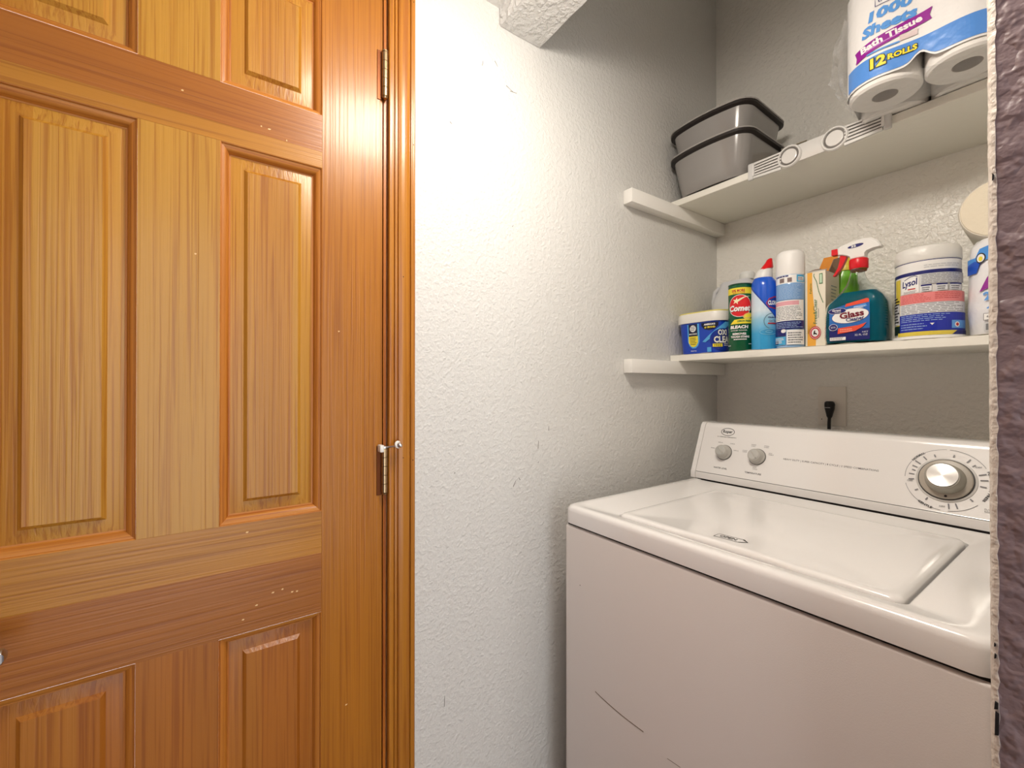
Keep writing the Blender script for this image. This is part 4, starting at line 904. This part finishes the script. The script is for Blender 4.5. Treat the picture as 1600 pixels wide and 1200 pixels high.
# disinfecting wipes canister
cx_, cy_ = .6135, 1.3275; r = .0545
t = thing('wipes_canister', 'wide white and navy disinfecting wipes canister with yellow stripe', 'canister', (cx_, cy_, ZLT + .001)); SPIN[t] = face_cam(cx_, cy_)
mesh_obj('canister_body', lathe([(r - .004, 0), (r - .001, .002), (r, .006), (r, .172), (r - .001, .173)], 52), mat('canister_white', (240, 240, 238), .3, coat=.3), t, 40)
mesh_obj('canister_lid', lathe([(r + .0004, .1725), (r + .0012, .174), (r + .0004, .196), (r - .003, .2030), (r - .009, .2055), (r - .014, .2040), (.01, .2040)], 52), mat('canister_lid_white', (232, 231, 226), .35), t, 40)
def cu(rel, r=r): return r * math.asin(max(-1, min(1, rel)))
a = Art(); DY = ink('dull_yellow', (226, 206, 80))
a.rect(cu(-1), cu(1), .1700, .1715, NAVY); a.rect(cu(-1), cu(1), .1415, .1490, NAVY); a.greek(cu(-.1), cu(.95), .153, .162, 2, LGREY, .4, 41)
a.rect(cu(-1), cu(-.97), .10, .1415, NAVY); a.rect(cu(-.94), cu(-.80), .014, .138, DY); a.rect(cu(-1), cu(-.82), .036, .085, LGREY); a.greek(cu(-1), cu(-.83), .04, .10, 9, K, .5, 42); a.rect(cu(-.99), cu(-.80), .014, .034, ink('dark_green', (30, 52, 44)))
a.rect(cu(-.76), cu(-.24), .102, .1405, W_); a.text('Lysol', cu(-.52), .1235, .028, .0190, NAVY, rot=.16, shear=.2, bold=.03); a.line([(cu(-.66), .1330), (cu(-.50), .1385), (cu(-.36), .1400), (cu(-.27), .1370)], .0014, NAVY); a.rect(cu(-.56), cu(-.34), .1105, .1130, DKRED); a.greek(cu(-.68), cu(-.3), .103, .108, 2, GRY, .35, 43)
a.rect(cu(-.20), cu(.98), .1185, .1405, LGREY); a.greek(cu(-.16), cu(.94), .119, .140, 6, GRY, .3, 44)
for rel in (-.18, .24, .60): a.rect(cu(rel), cu(rel + .30), .1030, .1170, ink('pale_box', (226, 228, 232))); a.rect(cu(rel), cu(rel + .30), .1145, .1175, NAVY); a.greek(cu(rel + .03), cu(rel + .26), .104, .113, 2, GRY, .5, 45)
a.rect(cu(-.76), cu(.98), .0785, .1005, PINK); a.greek(cu(-.70), cu(.1), .080, .099, 6, DKRED, .25, 46); a.greek(cu(.2), cu(.9), .084, .099, 4, DKRED, .25, 47)
a.rect(cu(-.76), cu(.98), .0555, .0780, ink('pale_box', (226, 228, 232))); a.greek(cu(-.72), cu(.95), .056, .0775, 6, GRY, .32, 48)
a.rect(cu(-.76), cu(.99), .0170, .0550, BLUE if False else ink('wipe_blue', (28, 46, 170))); a.greek(cu(-.72), cu(.6), .038, .054, 4, ink('pale_line', (168, 198, 232)), .28, 49); a.greek(cu(-.72), cu(.0), .020, .036, 3, ink('pale_line', (168, 198, 232)), .25, 50)
a.poly([(cu(.06), .0335), (cu(.18), .0335), (cu(.12), .0290)], W_); a.rect(cu(.62), cu(.97), .0210, .0380, SKY); a.ell(cu(.76), .0290, .0050, .0055, W_); a.ell(cu(.76), .0290, .0030, .0034, DKRED)
a.rect(cu(-.80), cu(.75), .0080, .0165, DY); a.poly([(cu(.75), .0165), (cu(.98), .0165), (cu(.98), .0080), (cu(.62), .0080)], NAVY); a.rect(cu(-.99), cu(.98), .0015, .0075, W_)
a.build('canister_label', t, wrap(r), .0045)
# soft plastic pack of paper rolls at the right end, and a paper roll lying on it
t = thing('paper_towel_pack', 'plastic-wrapped white and blue paper roll pack beside the wipes canister', 'paper towels', (.7370, 1.3800, ZLT + .001), R(8))
def pk(wx_, wy_, r, z): return [(x + random.uniform(-.0012, .0012), y + random.uniform(-.0012, .0012), z) for x, y, z in rrect(0, 0, wx_, wy_, r, z, 6, 5)]
mesh_obj('pack_film', loft([pk(.118, .19, .045, 0), pk(.128, .20, .05, .006), pk(.132, .204, .052, .05), pk(.132, .204, .052, .10), pk(.130, .202, .052, .16), pk(.126, .198, .05, .185), pk(.110, .18, .045, .198), pk(.07, .12, .03, .2035)]), mat('pack_white', (240, 241, 244), .22, coat=.3, bump=(50, .002, 2)), t, 60)
def pkmap(u, v, o):
    wx_, wy_, r_ = .1330, .2050, .052; fx = wx_ / 2 - r_; s = 1 if u >= 0 else -1; q = abs(u)
    if q <= fx: x, y, nx, ny = q, -wy_ / 2, 0, -1
    elif q <= fx + r_ * PI / 2: an = (q - fx) / r_; x, y, nx, ny = fx + r_ * math.sin(an), -wy_ / 2 + r_ - r_ * math.cos(an), math.sin(an), -math.cos(an)
    else: x, y, nx, ny = wx_ / 2, -wy_ / 2 + r_ + q - fx - r_ * PI / 2, 1, 0
    return (s * (x + nx * (o + .0012)), y + ny * (o + .0012), v)
a = Art()
a.poly([(-.085, .138), (-.052, .150), (.0, .158), (.090, .165), (.090, .182), (-.035, .180), (-.052, .176), (-.060, .160), (-.085, .160)], ink('pack_blue', (70, 150, 232)))
a.poly([(-.085, .128), (-.058, .128), (-.050, .150), (-.062, .153), (-.085, .148)], BLUE)
a.ell(-.050, .157, .0085, .0105, K, 20); a.ell(-.050, .157, .0065, .0082, W_, 20); a.ell(-.050, .1555, .0035, .0050, YEL, 14)
a.poly([(-.052, .088), (-.020, .102), (-.008, .106), (-.014, .115), (-.012, .126), (-.028, .134), (-.040, .115)], PUR); a.text('Big', -.028, .1120, .016, .0085, W_, rot=.5)
a.line([(-.020, .150), (-.012, .140), (.002, .118), (.016, .122)], .0024, W_); a.line([(-.020, .150), (-.014, .152), (.012, .132)], .0020, W_)
a.text('2 S', -.030, .0800, .030, .0170, SKY, rot=.15, bold=.04); a.text('4', -.032, .0560, .016, .0150, SKY, bold=.04)
a.rect(-.045, -.028, .030, .044, K); a.rect(-.0442, -.0288, .0308, .0432, W_); a.text('4-5', -.0365, .037, .008, .004, K); a.rect(-.044, -.030, .008, .024, LGREY); a.rect(-.041, -.034, .010, .023, GRY)
a.build('pack_print', t, pkmap, .005)
t = thing('paper_roll', 'cream paper roll lying on its side on top of the paper towel pack', 'paper roll', (.7230, 1.3350, ZLT + .001 + .2045 + .0625), R(3))
crm = mat('cream_paper', (240, 230, 208), .85, bump=(160, .0008, 2))
mesh_obj('roll_body', axis_cyl((0, 0, 0), (0, 1, -.0), [(.0595, 0.0), (.0615, .004), (.0620, .06), (.0615, .18)], 40), mat('roll_sheet', (226, 220, 208), .8), t, 40)
mesh_obj('roll_end', axis_cyl((0, 0, 0), (0, -1, 0), [(.0585, -.0005), (.0570, .0020), (.0540, .0026), (.02, .0030)], 40), crm, t, 40)
